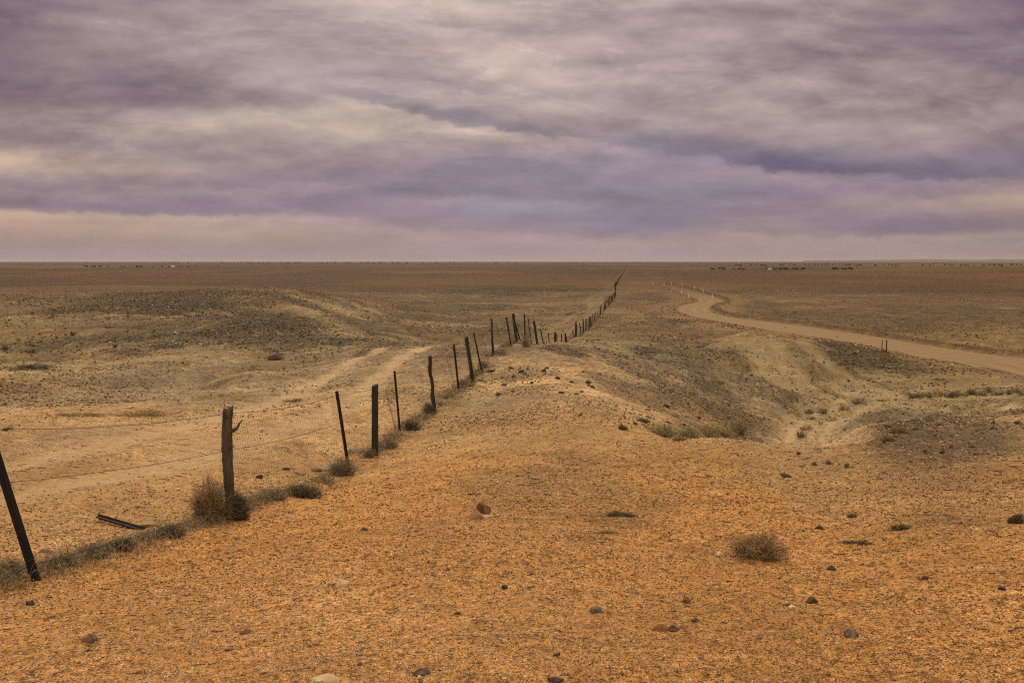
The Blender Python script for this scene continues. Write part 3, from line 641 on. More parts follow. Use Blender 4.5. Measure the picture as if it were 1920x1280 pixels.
# ---------------------------------------------------------------- the fence
def project(p):
    cp, sp = math.cos(PITCH), math.sin(PITCH)
    d = p[1] * cp - p[2] * sp; u = p[1] * sp + p[2] * cp
    return 960 + F * p[0] / d, 640 - F * u / d
def at_depth(px, py, Yd):
    d = ray(px, py); k = Yd / d[1]; return Vector((d[0] * k, d[1] * k, d[2] * k))
fence = bpy.data.objects.new('wire_fence', None); sc.collection.objects.link(fence)
fence.location = (FENCE_A + FENCE_B * 11, 11, gz(FENCE_A + FENCE_B * 11, 11))
tag(fence, 'old leaning post and wire netting fence running away to the horizon', 'fence')
def fobj(o):                                  # keep world position under the fence root
    o.location = (-fence.location[0], -fence.location[1], -fence.location[2]); return o
def depth_for(px):                            # where the fence line meets this pixel column
    return -FENCE_A / (FENCE_B - (px - 960) / F)
def picket(base, top, w, seed=0):
    """steel Y-section picket: three flanges, pointed foot below ground"""
    ax = (top - base).normalized(); s = ax.cross(Vector((0, 1, 0))).normalized(); t = ax.cross(s).normalized()
    base = base - ax * .12; th = w * .14; prof = []
    for k in range(3):
        an = math.pi / 2 + k * 2 * math.pi / 3 + seed * .7; c, n = math.cos(an), math.sin(an)
        q = math.pi / 3 + an
        prof += [(c * w * .6 + n * th, n * w * .6 - c * th), (c * w * .6 - n * th, n * w * .6 + c * th), (math.cos(q) * th * 1.3, math.sin(q) * th * 1.3)]
    V = []; n = len(prof)
    for p in (base, base.lerp(top, .5), top): V += [p + s * a + t * b for a, b in prof]
    Fs = [(i*n+j, i*n+(j+1) % n, (i+1)*n+(j+1) % n, (i+1)*n+j) for i in range(2) for j in range(n)]
    c0 = len(V); V.append(top)
    Fs += [(2*n+j, 2*n+(j+1) % n, c0) for j in range(n)]
    return V, Fs
def plank(base, top, w, d, seed=0):
    """squared sleeper post with chipped edges and a slightly skewed top"""
    rs = random.Random(seed); ax = (top - base).normalized(); s = Vector((1, 0, 0)); s = (s - ax * s.dot(ax)).normalized(); t = ax.cross(s)
    base = base - ax * .15; V = []; n = 8; K = 9
    for i in range(K + 1):
        p = base.lerp(top, i / K); q = 1.0 + rs.uniform(-.03, .03)
        if i < 3: q += .06 * (3 - i)
        c = .16
        pr = [(-1, -1+c), (-1+c, -1), (1-c, -1), (1, -1+c), (1, 1-c), (1-c, 1), (-1+c, 1), (-1, 1-c)]
        for a, b in pr:
            dz = (a * .02 + b * .01 if i == K else 0)
            V.append(p + s * a * w/2 * q * (1 + rs.uniform(-.02, .02)) + t * b * d/2 * q + ax * dz)
    Fs = [(i*n+j, i*n+(j+1) % n, (i+1)*n+(j+1) % n, (i+1)*n+j) for i in range(K) for j in range(n)]
    Fs.append(tuple(K*n+j for j in range(n)))
    return V, Fs
def branchy(pts, rad, seed, sides=9): return tubeV(pts, rad, sides, .12, seed)
tops = {}
POSTS = [  # base px, base py (None: hidden, use ground), top px, top py, kind, width m, label
 (66,1090,-28,792,'picket',.062,'dark steel picket leaning left, nearest of the fence'),
 (428,975,428,765,'log',.12,None),
 (655,888,631,733,'picket',.045,None),
 (703,853,703,722,'plank',.105,'dark squared upright post'),
 (750,808,740,695,'picket',.042,None),
 (816,770,808,667,'crooked',.09,'crooked branch post'),
 (860,733,851,645,'picket',.045,None),
 (887,716,874,632,'plank',.10,'dark squared post leaning left'),
 (904,701,888,624,'picket',.042,None),
 (924,667,922,597,'slim',.08,'slim straight bush pole'),
 (959,650,949,595,'picket',.045,None),
 (969,651,962,588,'plank',.115,'thick dark post leaning left on the rise'),
 (978,652,966,606,'picket',.042,None),
 (985,None,983,588,'slim',.07,'slim knobbly pole'),
 (997,None,990,597,'picket',.045,None),
 (1009,None,1001,602,'plank',.11,None),
 (1022,None,1014,618,'picket',.05,None),(1032,None,1028,624,'picket',.05,None),
 (1041,None,1041,623,'plank',.12,None),(1044,None,1044.5,626,'picket',.05,None),(1053,None,1053,626,'slim',.08,None),
 (1061,None,1060,625,'plank',.12,None),(1064,None,1062,631,'picket',.05,None),
 (1076,None,1073,618,'picket',.06,None),(1079,None,1080,603,'plank',.12,None),
]
wire_pts = {k: [] for k in range(4)}
near_list = []
for i, (bx, by, tx, ty, kind, w, lab) in enumerate(POSTS):
    Yd = depth_for(bx)
    if by is not None:
        g = hit(bx, by, z_mid); 
        b = Vector((g[0], g[1], gz(g[0], g[1]))) if abs(g[1] - Yd) < 2.5 else at_depth(bx, by, Yd)
        Yd = b[1]
    xb = (bx - 960) / F * Yd * 1.0
    if by is None: 
        xb = FENCE_A + FENCE_B * Yd; b = Vector((xb, Yd, gz(xb, Yd)))
    b.z = gz(b.x, b.y)
    t = at_depth(tx, ty, b.y + R.uniform(-.05, .05))
    near_list.append((b, t))
    if kind == 'picket': V, Fs = picket(b, t, w, i); m = M_STEEL
    elif kind == 'plank': V, Fs = plank(b, t, w, w * .8, i); m = M_DWOOD
    elif kind == 'slim':
        pts = [b.lerp(t, k / 8) + Vector((R.uniform(-.012, .012), 0, 0)) for k in range(-1, 9)]
        V, Fs = branchy(pts, [w / 2 * (1.1 - .035 * k) for k in range(10)], i); m = M_DWOOD
    elif kind == 'crooked':
        L = b - t; prof = [(0,0),(.13,.0),(.24,-.005),(.33,.0),(.42,.03),(.55,.055),(.65,.05),(.72,.045),(.80,.06),(.9,.085),(1.0,.09),(1.08,.09)]
        pts = [Vector((t.x + o_ * 1.0 - .02, t.y, t.z + L.z * f_)) for f_, o_ in prof][::-1]
        rd = [w/2 * q for q in (1.0,.98,.98,1.05,1.12,.8,.82,.8,.85,.95,.95,.92)]
        V, Fs = branchy(pts, rd, i); m = M_DWOOD
    else:
        K = 34; pts = []; rd = []
        for k in range(K + 1):
            f_ = -.08 + 1.08 * k / K
            p = b.lerp(t, f_) + Vector((.012 * math.sin(f_ * 5 + 1), .01 * math.sin(f_ * 7), 0)); pts.append(p)
            rd.append(.059 * (1.0 + .22 * math.exp(-((f_ - .62) / .07) ** 2) * .3 - .16 * math.exp(-((f_ - .1) / .2) ** 2) + .03 * math.sin(f_ * 19)))
        V, Fs = tubeV(pts, rd, 22, .24, 4); m = M_WOOD
        for q in range(K * 22 // 1, (K + 1) * 22):       # broken slanting top
            dv = V[q] - pts[-1]; V[q] = V[q] + Vector((0, 0, dv.x * .35 + (0.02 if q % 5 == 0 else -.012 * (q % 3))))
    o = fobj(pymesh('post', V, Fs, m, fence, None, kind in ('log', 'slim', 'crooked')))
    if kind == 'log':
        o['label'] = 'thick weathered log post with a broken side stub'
        s0 = b.lerp(t, .80) + Vector((.045, -.01, 0))
        V, Fs = tubeV([s0, s0 + Vector((.055, 0, .03)), s0 + Vector((.075, 0, .075)), s0 + Vector((.115, 0, .125))], [.028, .018, .013, .004], 7, .15, 8)
        so = pymesh('branch_stub', V, Fs, M_WOOD, o)
        for hz in (.32, .66, .93):
            c = b.lerp(t, hz); P = []
            for k in range(40):
                an = k * math.pi * 2 / 16; P.append((c.x + math.cos(an) * .068, c.y + math.sin(an) * .068, c.z + (k - 20) * .0007))
            wv = strands('wire_tie', np.array([P]), np.full((1, 40), .0022), np.array([[.08,.05,.03]]), M_WIRE, o)
    elif lab: o['label'] = lab
# far posts
yy = 85.5; k = 0
while yy < 420 and k < 70:
    xb = FENCE_A + FENCE_B * yy + 1.3 * math.exp(-((yy - 215) / 60) ** 2) + R.uniform(-.1, .1); b = Vector((xb, yy, gz(xb, yy)))
    h = R.uniform(1.0, 1.5); t = b + Vector((R.uniform(-.22, .08), R.uniform(-.1, .1), h))
    near_list.append((b, t))
    if R.rand() < .5: V, Fs = plank(b, t, R.uniform(.1, .15), .1, k)
    else: V, Fs = picket(b, t, .07, k)
    fobj(pymesh('post', V, Fs, M_DWOOD, fence)); k += 1
    yy += 3.0 + yy * .007 + R.uniform(-.7, .7)
V = []; Fs = []
while yy < 2300:
    xb = FENCE_A + FENCE_B * yy; b = Vector((xb, yy, gz(xb, yy))); t = b + Vector((R.uniform(-.1, .1), 0, 1.35))
    v, f = plank(b, t, .12, .12, int(yy)); o_ = len(V); V += v; Fs += [tuple(a + o_ for a in q) for q in f]
    if len(V) > 0: near_list.append((b, t))
    yy += 7.0 + yy * .03
fo = fobj(pymesh('post', V, Fs, M_DWOOD, fence)); fo['kind'] = 'stuff'; fo['label'] = 'far run of small posts too many to count'
# wires
near_list.sort(key=lambda q: q[0].y)
for wi, (hf, sag) in enumerate(((.955, .05), (.62, .03), (.10, .02))):
    PTS = []
    prev = None
    b0, t0 = near_list[0]
    start = b0.lerp(t0, hf) + Vector((-FENCE_B * 3.4, -3.4, .05))
    chain = [start] + [b.lerp(t, hf) for b, t in near_list]
    for a, c in zip(chain[:-1], chain[1:]):
        L = (c - a).length; n_ = 8 if L < 8 else 3
        for q in range(n_):
            f_ = q / n_; p = a.lerp(c, f_); p.z -= sag * min(L / 4, 1.5) * 4 * f_ * (1 - f_)
            if L < 8: p += Vector((R.uniform(-.006, .006), 0, R.uniform(-.004, .004)))
            PTS.append(tuple(p))
    PTS.append(tuple(chain[-1])); PTS = np.array(PTS); ry = np.maximum(PTS[:, 1], 1)
    o = fobj(strands('wire', PTS[None], np.clip(.0024 + ry * .00006, .0019, .005)[None], np.array([[.1,.07,.05]]), M_WIRE, fence))
# hexagonal netting on the near and middle run
def netting(y0, y1, cell, rad, hfrac, irregular):
    E = []; ys = np.arange(y0, y1, cell); rows = int(1.02 / (cell * .86)); bs = np.array([q[0].y for q in near_list])
    def pt(i, j):
        yv = y0 + i * cell * 1.0; k_ = int(np.clip(np.searchsorted(bs, yv), 1, len(bs) - 1)); (b, t), (b2, t2) = near_list[k_-1], near_list[k_]
        f_ = min(max((yv - b.y) / max(b2.y - b.y, .01), 0), 1); bb = b.lerp(b2, f_); tt = t.lerp(t2, f_)
        h_ = j / rows * hfrac; p = bb.lerp(tt, h_)
        w_ = math.sin(f_ * math.pi)
        p.x += irregular * w_ * (math.sin(yv * 2.1 + j * .12) * .05 + math.sin(yv * 6 + j * .5) * .015) ; p.z -= .10 * w_ * h_
        return p
    grid = {}
    nI = int((y1 - y0) / cell)
    for i in range(nI):
        for j in range(rows + 1):
            grid[i, j] = pt(i + (.5 if j % 2 else 0), j)
    for i in range(nI - 1):
        for j in range(rows):
            a = grid[i, j]
            if j % 2 == 0:
                E.append((a, grid[i, j+1])); 
                if i > 0: E.append((a, grid[i-1, j+1]))
            else:
                E.append((a, grid[i, j+1])); E.append((a, grid[i+1, j+1]))
    A = np.array([[tuple(a), tuple(b)] for a, b in E])
    keep = fbm(A[:, 0, 0] * 3 + A[:, 0, 2] * 2, A[:, 0, 1] * 1.0, .9, 2, 77) < .42
    A = A[keep]
    return strands('netting', A, np.full((len(A), 2), rad), np.repeat([[.14,.12,.09]], len(A), 0), M_NET, fence)
fobj(netting(10.5, 46.0, 0.075, .0009, .92, 1.0))
fobj(netting(70.0, 130.0, .30, .0014, .95, 1.0))
# fallen picket
a = gpt(184, 977); c = gpt(256, 991); a.z += .05; c.z += .012
V, Fs = picket(c, a, .05, 3); tag(pymesh('fallen_picket', V, Fs, M_STEEL), 'rusty steel picket fallen on the ground behind the fence line', 'fence picket')

# two thin stakes on the slope crest by the road
for px_, lb, ht in ((1653.5, 'thinner left stake of the pair standing on the slope below the road', .9), (1662, 'darker right stake of the pair standing on the slope below the road', .9)):
    b = gpt(px_, 659.5); V, Fs = picket(b, b + Vector((0, 0, ht)), .05 if px_ < 1655 else .065, 1)
    tag(pymesh('stake', V, Fs, M_STEEL), lb, 'stake', 'pair of stakes below the road')
# white guide posts along the bend
GP = [(1224,534.5,'smallest white guide post, standing alone left of where the road disappears'),(1245,536.5,'small white guide post at the far end of the road'),(1258.5,534.5,'white guide post behind the far end of the road'),
 (1279,536,'white guide post beyond the road, second from its far end'),(1302,541,'white guide post beyond the road, in the middle of the far row'),(1318.5,548,'white guide post beyond the road, second from the bend'),(1335.5,558,'white guide post beyond the road, nearest the bend'),
 (1263.5,542.5,'white guide post on the near side, furthest up the road'),(1278,550,'white guide post on the near side, middle one of three'),(1291.5,558,'white guide post on the near side, closest to the bend')]
for px_, py_, lb in GP:
    g = gpt(px_, py_); h = 1.0; w = .16
    root = bpy.data.objects.new('guide_post', None); sc.collection.objects.link(root); root.location = g
    tag(root, lb, 'guide post', 'white guide posts along the road bend')
    V, Fs = plank(Vector((0, 0, 0)), Vector((R.uniform(-.04, .04), 0, h)), w, .05, int(px_)); pymesh('post', V, Fs, M_WHITE, root)
    V, Fs = plank(Vector((0, -.035, h * .78)), Vector((0, -.035, h * .9)), w * .6, .01, 2); pymesh('reflector', [v for v in V], Fs, M_REFL, root)

# ---------------------------------------------------------------- rocks
from mathutils import noise as mn
def rock(px_, py_, wpx, asp, colr, label, group=None, seed=0, squarish=0.0, light=None):
    p = gpt(px_, py_); s = wpx / F * math.hypot(p.x, p.y)
    import bmesh
    bm = bmesh.new(); bmesh.ops.create_icosphere(bm, subdivisions=3, radius=1.0); rs = random.Random(seed)
    off = Vector((seed * 3.1, seed * 1.7, seed * .9)); pl = []
    for _ in range(11):
        d = Vector((rs.uniform(-1, 1), rs.uniform(-1, 1), rs.uniform(-.4, 1))).normalized(); pl.append((d, rs.uniform(.45, .8)))
    for v in bm.verts:
        for d, h in pl:
            q = v.co.dot(d)
            if q > h: v.co -= d * (q - h) * .92
        v.co *= 1 + .10 * mn.noise(v.co * 2.2 + off) + .04 * mn.noise(v.co * 6 + off)
        v.co.x *= s * .86; v.co.y *= s * .76; v.co.z *= s * .86 * asp
    me = bpy.data.meshes.new('rock'); bm.to_mesh(me); bm.free()
    co = np.array([v.co[:] for v in me.vertices])
    c = np.repeat(np.array([colr]), len(co), 0)
    if light is not None:
        f = sstep(-.1, .5, fbm(co[:, 0] / s + seed, co[:, 1] / s + co[:, 2] / s, 2.4, 3, seed)); c = c * (1 - f[:, None]) + np.array([light]) * f[:, None]
    cattr(me, 'tint', c)
    o = obj('rock', me, M_STONE); o.location = p + Vector((0, 0, s * .5 * asp * .5)); o.rotation_euler = (0, 0, rs.uniform(0, 6))
    tag(o, label, 'rock', group); return o
DK = (.065,.048,.038); RB = (.22,.10,.045); TN = (.36,.24,.14); PL = (.62,.52,.42); GY = (.16,.125,.10)
ROCKS = [
 (895,972,23,.8,(.27,.17,.10),'smooth tan rock, left one of the touching pair in mid foreground',TN,0),
 (909,961,25,.85,(.14,.085,.055),'dark brown blocky rock, right one of the touching pair in mid foreground',(.27,.15,.08),0),
 (912,968,14,.25,(.5,.36,.24),'flat pale sliver of stone at the foot of the touching rock pair',None,0),
 (1120,1147,18,.75,GY,'grey brown round stone left of the scattered stones in the right foreground',DK,0),
 (1288,1129,14,.8,RB,'orange and dark stone above the others in the right foreground',DK,0),
 (1238,1180,20,.65,RB,'rusty orange stone beside a flat dark stone',(.3,.14,.06),0),
 (1264,1181,21,.4,DK,'flat dark stone just right of the rusty orange stone',GY,0),
 (1303,1166,12,.6,DK,'small dark stone between scuffed sand and the rusty stone',None,0),
 (1522,1131,16,.75,DK,'angular near black stone in the right foreground',None,0),
 (1477,1136,10,.5,DK,'small dark stone next to a pale chip left of the black stone',None,0),
 (1485,1139,12,.25,PL,'pale stone chip beside a small dark stone',None,0),
 (1597,1192,22,.6,DK,'dark grey rounded stone low at the right foreground',(.20,.165,.14),0),
 (1316,1237,10,.5,GY,'tiny grey stone near the bottom right of the sand',None,0),
 (787,1262,27,.5,(.10,.065,.05),'dark purple brown oblong rock at the bottom centre',(.17,.12,.10),0),
 (787,1270,8,.5,PL,'tiny white pebble touching the dark oblong rock at the bottom',None,0),
 (170,1201,19,.75,(.25,.17,.10),'brown rock with dark underside low in the left foreground',DK,0),
 (458,1187,14,.6,(.17,.085,.055),'small reddish brown pointed stone in the left foreground',None,0),
 (432,1223,12,.55,(.22,.14,.12),'small purple grey stone below the reddish pointed one',None,0),
 (57,1136,15,.5,DK,'small dark stone in front of the leaning left picket',None,0),
 (643,1098,22,.7,(.52,.37,.22),'pale tan boulder half buried in the sand left of centre',None,0),
 (497,1260,17,.6,(.45,.32,.19),'tan half buried stone near the bottom left',None,0),
 (612,1275,38,.4,(.56,.42,.25),'large pale flat stone cut by the bottom edge left of centre',None,0),
 (1043,1279,24,.4,DK,'dark stone at the very bottom edge right of centre',None,0),
 (1044,1229,11,.5,DK,'small dark pointed stone above the bottom edge right of centre',None,0),
 (676,1246,9,.5,DK,'tiny black stone near the bottom left of centre',None,0),
 (857,1150,8,.6,DK,'tiny dark stone in open sand below the rock pair',None,0),
 (683,994,11,.6,DK,'lone small dark stone in open sand right of the fence grass',None,0),
 (1350,1040,15,.5,PL,'white stone at the left foot of the round dry bush',None,0),
 (947,1104,10,.9,DK,'small dark pointed stone above the middle of the foreground',None,0),
 (1247,893,10,.45,(.3,.2,.13),'small tan stone in the gravel patch above the round bush',None,0),
 (1558,1066,13,.5,DK,'dark stone in the sand right of the round bush',None,0),
 (1537,992,11,.6,DK,'brown dark stone up and right of the round bush',None,0),
 (1508,996,9,.5,RB,'small rusty stone nearest the upper right of the round bush',None,0),
 (1735,1088,12,.5,DK,'dark stone in open sand at the far right foreground',None,0),
 (1474,896,16,.35,DK,'flat dark rock in the gravelly rise behind the round bush',None,0),
 (1880,1105,10,.5,DK,'tiny dark stone near the right edge of the sand',None,0),
 (1880,1075,9,.5,GY,'tiny grey stone near the right edge under the dark twigs',None,0),
 (567,912,20,.55,(.45,.34,.24),'pale rounded stone lying in the fence grass past the log post',None,0),
 (566,890,14,.5,(.38,.27,.17),'tan stone behind the fence grass past the log post',None,0),
 (615,880,24,.42,(.36,.26,.17),'flat tan slab on the bank left of the second thin picket',None,0),
 (592,884,14,.45,(.20,.13,.09),'brown rock touching the flat tan slab on the bank',None,0),
 (690,853,20,.55,(.34,.24,.15),'pale brown rock left of the squared upright post',None,0),
 (668,849,22,.45,(.28,.19,.11),'low brown rock between the thin picket and the squared post',None,0),
 (283,986,30,.35,(.33,.22,.12),'low brown mound of rock at the end of the fallen picket',None,0),
 (86,1034,16,.45,(.28,.19,.15),'small pinkish rock beside the fence grass near the left picket',None,0),
 (486,897,9,.6,DK,'small dark stone beyond the fence right of the log post',None,0),
 (536,881,10,.5,DK,'small dark stone beyond the fence above the pale rounded stone',None,0),
 (517,673,26,.45,(.075,.05,.042),'dark reddish rock pile alone on the slope left of the track',(.14,.07,.05),0),
 (920,697,12,.4,DK,'dark flat rock right of the fence near the leaning pickets',None,0),
 (935,740,10,.45,DK,'dark flat rock in the sand nearest the fence middle',None,0),
 (1051,738,9,.6,DK,'dark lump of rock alone on the sandy spur',None,0),
]
for i, q in enumerate(ROCKS): rock(q[0], q[1], q[2], q[3], q[4], q[5], 'single stones on the sand' if q[2] < 18 else None, i + 1, 0, q[6])
# unnamed mid-distance rocks on the spur: nothing tells them apart
for i in range(34):
    px_, py_ = R.uniform(880, 1130), R.uniform(690, 745)
    if i > 22: px_, py_ = R.uniform(1150, 1330), R.uniform(745, 805)
    rock(px_, py_, R.uniform(5, 9), R.uniform(.4, .7), DK if R.rand() < .7 else GY, 'small dark rock strewn on the gravelly spur right of the fence', 'small dark rocks on the spur', 80 + i)

# ---------------------------------------------------------------- loose gravel (uncountable)
LGx = LG; mean_drop = np.array([table(np.array([math.atan((c - 960) / F)] * len(LG)), np.exp(LG)) for c in (300, 1040, 1500)]).mean(0)
PYC = 490 + F * mean_drop / np.exp(LG); PYM = np.minimum.accumulate(PYC)
def rand_ground(n, pmin, pmax, power=1.0):
    py = pmin + (pmax - pmin) * R.rand(n) ** power
    lr = np.interp(-py, -PYM, LG); r = np.exp(lr) * R.uniform(.97, 1.03, n); t_ = R.uniform(-.60, .60, n)
    return np.sin(t_) * r, np.cos(t_) * r, r
def lerpc(a, b, f): return a * (1 - f[:, None]) + b * f[:, None]
def gridval(arr, x, y):
    t_ = np.arctan2(x, y); i = np.clip(np.searchsorted(th, t_), 0, len(th) - 1); j = np.clip(np.searchsorted(rr, np.hypot(x, y)), 0, len(rr) - 1)
    return arr[i * nr_ + j]
PAL = np.array([(.06,.04,.03),(.10,.065,.045),(.16,.10,.06),(.28,.17,.09),(.24,.11,.05),(.42,.30,.18),(.66,.56,.44)])
def gravel(name, n, pmin, pmax, k0, k1, base, cap, label, weights, dark_only=False):
    x, y, r = rand_ground(n, pmin, pmax); rd = gridval(road_, x, y); dk = gridval(DARK, x, y); tt = gridval(tr_, x, y)
    pr = .05 + .9 * dk + .5 * sstep(.0, .4, fbm(x, y, .35, 3, 120)) + .4 * sstep(.0, .4, fbm(x, y, .06, 3, 121)) + .4 * (1 - sstep(9, 16, r))
    ll = sstep(8.5, 5.5, r) * sstep(1.2, -.4, x) if False else (1 - sstep(5.5, 8.5, r)) * (1 - sstep(-.4, 1.4, x)); pr = pr + .7 * ll
    pr = pr * (1 - tt * .8) * (1 - rd * .97)
    m = R.rand(n) < pr; x, y, r, dk = x[m], y[m], r[m], dk[m]; n = len(x)
    s = np.minimum(r / 996 * (k0 + (k1 - k0) * R.rand(n) ** 3.0), cap)
    ci = R.choice(len(PAL), n, p=np.array(weights) / sum(weights)); ll = ll[m]; ci = np.where((R.rand(n) < .35 * ll), 6, ci); ci = np.where((R.rand(n) < .3 * ll), 5, ci); c = PAL[ci]
    c = lerpc(c, np.repeat([[.09,.07,.045]], n, 0), dk * .5 * (ci < 6))
    c = lerpc(c, gridval(SOIL, x, y) * .9, R.uniform(0, .5, n) * (ci < 6)) * R.uniform(.8, 1.2, (n, 1))
    P = np.stack([x, y, z_full(x, y)], 1)
    o = scatter(name, base, P, s, np.clip(c, 0, .9), .62, .25, M_STONE)
    tag(o, label, 'gravel', None, 'stuff')
gravel('gravel', 240000, 780, 1330, .6, 2.3, ico(), .05, 'fine loose gravel and quartz chips on the orange sand', (6,6,5,4,3,3.5,2.2))
gravel('gravel', 300000, 540, 800, .6, 2.9, OCT, .25, 'stony rubble covering the slopes and mounds', (6,6,4,2,2,2,.7))

# low scrub specks on the plain
def scrub(n, pmin, pmax, label):
    x, y, r = rand_ground(n, pmin, pmax); rd = gridval(road_, x, y) + gridval(tr_, x, y); dk = gridval(DARK, x, y)
    m = (R.rand(n) < .25 + .8 * dk + .6 * sstep(0, .4, fbm(x, y * .4, .02, 3, 130))) & (rd < .2); x, y, r = x[m], y[m], r[m]; n = len(x)
    s = np.minimum(r / 996 * R.uniform(.4, 1.3, n), 2.0)
    c = np.array([(.085,.065,.04)]) * R.uniform(.6, 1.5, (n, 1)); c[R.rand(n) < .35] = (.36,.26,.15)
    o = scatter('scrub', OCT, np.stack([x, y, z_mid(x, y)], 1), s, c, .42, .3, M_DRY)
    tag(o, label, 'scrub', None, 'stuff')
scrub(30000, 503, 575, 'sparse specks of low scrub across the far plain')

# twig litter
n = 4200; x, y, r = rand_ground(n, 800, 1320); P0 = np.stack([x, y, z_full(x, y) + .004], 1); an = R.uniform(0, 6.28, n) 
L = r / 996 * R.uniform(2.5, 10, n) ; L = np.minimum(L, .16); k = 4; PT = np.zeros((n, k, 3)); bend = R.uniform(-.6, .6, n)
for j in range(k):
    f_ = j / (k - 1) - .5; a2 = an + bend * f_; PT[:, j, 0] = P0[:, 0] + np.cos(a2) * L * f_; PT[:, j, 1] = P0[:, 1] + np.sin(a2) * L * f_
    PT[:, j, 2] = z_full(PT[:, j, 0], PT[:, j, 1]) + .005 + R.uniform(0, .006, n)
rad = (r / 996 * R.uniform(.15, .4, n))[:, None] * np.ones((1, k)); rad = np.minimum(rad, .004)
cl = np.array([(.06,.04,.028)]) * R.uniform(.5, 1.8, (n, 1)); cl[R.rand(n) < .12] = (.42,.31,.2)
tag(strands('twig_litter', PT, rad, cl, M_DRY), 'scattered dead twigs and stems lying on the sand', 'twigs', None, 'stuff')

# ---------------------------------------------------------------- bushes
def tuft_pts(n, w, h, seed, k=5, curl=.5, upright=.5, depth=None):
    rs = np.random.RandomState(seed); D = depth or w; an = rs.uniform(0, 6.28, n); rad = np.sqrt(rs.rand(n))
    lob = .95 + .22 * np.sin(an * 2 + seed) * np.sin(an * 3 + seed * 1.7)        # uneven outline
    ex, ey = np.cos(an) * rad * w * .5 * lob, np.sin(an) * rad * D * .5 * lob    # where the stem tip hangs
    ez = h * np.sqrt(np.maximum(1 - rad ** 3, 0.03)) * (rs.uniform(.3, 1.0, n) ** .5) * (.92 + .14 * np.sin(an + seed))
    bx, by = ex * rs.uniform(.25, .8, n), ey * rs.uniform(.25, .8, n)
    PT = np.zeros((n, k, 3)); wob = rs.normal(0, 1, (n, k, 3)) * h * .05; wob[:, 0] = 0; arch = rs.uniform(.5, 1.15, n)
    for j in range(k):
        f_ = j / (k - 1)
        PT[:, j] = np.stack([bx + (ex - bx) * f_ ** 1.3, by + (ey - by) * f_ ** 1.3, -.01 + ez * np.sin(f_ * math.pi * .5 * arch) / np.sin(np.pi * .5 * np.minimum(arch, 1))], 1) + wob[:, j] * f_
    PT[..., 2] = np.maximum(PT[..., 2], -.015)
    return PT
def twigs_of(PT, n2, ln, seed):
    rs = np.random.RandomState(seed); n, k, _ = PT.shape; i = rs.randint(0, n, n2); j = rs.randint(1, k, n2); f_ = rs.rand(n2, 1)
    p = PT[i, j] * f_ + PT[i, j-1] * (1 - f_); d = rs.normal(0, 1, (n2, 3)); d[:, 2] = np.abs(d[:, 2]) * .9; d /= np.linalg.norm(d, axis=1, keepdims=True)
    q = p + d * ln * rs.uniform(.5, 1.2, (n2, 1)); r_ = q + (d + rs.normal(0, .5, (n2, 3))) * ln * .6
    return np.stack([p, q, r_], 1)
def bush(px_, py_, wpx, hpx, style, label, group=None, seed=1, name='bush', cat='bush', dens=1.0, dpx=None):
    p = gpt(px_, py_); dist = math.hypot(p.x, p.y); w = wpx / F * dist; h = hpx / F * dist
    depth = w * .8 if dpx is None else dpx
    pal = {'dry': [(.46,.33,.18),(.30,.21,.11),(.13,.09,.05)], 'dark': [(.11,.095,.06),(.26,.21,.13),(.06,.052,.035)], 'green': [(.32,.30,.14),(.50,.43,.24),(.17,.16,.08)], 'straw': [(.42,.31,.16),(.32,.22,.11),(.22,.15,.08)], 'grey': [(.26,.21,.14),(.15,.12,.08),(.42,.34,.23)]}[style]
    near = dist < 24
    n1 = int((260 if near else 110) * dens); n2 = int((900 if near else 260) * dens)
    PT = tuft_pts(n1, w, h, seed, 5, .5, .6, depth); rb = max(.0022, dist / 996 * .16)
    rs = np.random.RandomState(seed + 5)
    rad = np.linspace(1, .45, 5)[None] * rb * rs.uniform(.7, 1.3, (n1, 1))
    c1 = np.array(pal)[rs.choice(3, n1, p=(.3,.35,.35))] * rs.uniform(.8, 1.2, (n1, 1))
    root = bpy.data.objects.new(name, None); sc.collection.objects.link(root); root.location = p
    tag(root, label, cat, group)
    strands('stems', PT, rad, c1, M_DRY, root)
    PT2 = twigs_of(PT, n2, h * .16, seed + 3); c2 = np.array(pal)[rs.choice(3, n2, p=(.35,.4,.25))] * rs.uniform(.8, 1.25, (n2, 1))
    tw = strands('twigs' if style in ('dry', 'dark', 'grey') else 'leaves', PT2, np.array([[1, .8, .3]]) * rb * .7 * np.ones((n2, 1)), c2, M_DRY, root)
    return root
bush(1420,1046,124,54,'dry','round dry brown bush standing alone on the orange sand at right',None,21,dens=1.3)
bush(396,975,84,84,'dry','tall dark twiggy bush against the left side of the log post',None,22,dens=1.5)
bush(448,975,44,60,'dark','smaller dark bush against the right side of the log post',None,23,dens=1.6)
bush(572,932,78,30,'dark','low dark bush along the fence between log post and thin picket',None,24,dens=1.5)
bush(508,935,66,22,'grey','low grey bush on the bank just right of the log post',None,25,dens=1.2)
bush(640,890,64,34,'grey','grey bush around the foot of the second thin picket',None,26,dens=1.5)
bush(690,857,26,18,'grey','small tuft at the foot of the squared upright post',None,27,dens=.6)
bush(730,840,40,20,'grey','low tuft right of the squared upright post',None,28,dens=.7)
bush(772,806,44,24,'dark','dark tuft right of the thin picket behind the squared post',None,29,dens=.8)
bush(806,775,34,24,'dark','dark tuft at the foot of the crooked branch post',None,30,dens=.8)
bush(318,1006,68,22,'dark','low dark bush in the fence row left of the log post',None,31,dens=1.3)
bush(225,1034,66,24,'dark','dark dry bush midway between leaning picket and log post',None,32,dens=1.4)
bush(170,1045,70,26,'grey','grey dry bush left of midway between leaning picket and log post',None,33,dens=1.4)
bush(115,1062,60,26,'grey','grey dry bush right of the leaning left picket',None,34,dens=1.2)
bush(20,1080,70,34,'grey','grey dry bush at the left edge by the leaning picket',None,35,dens=1.4)
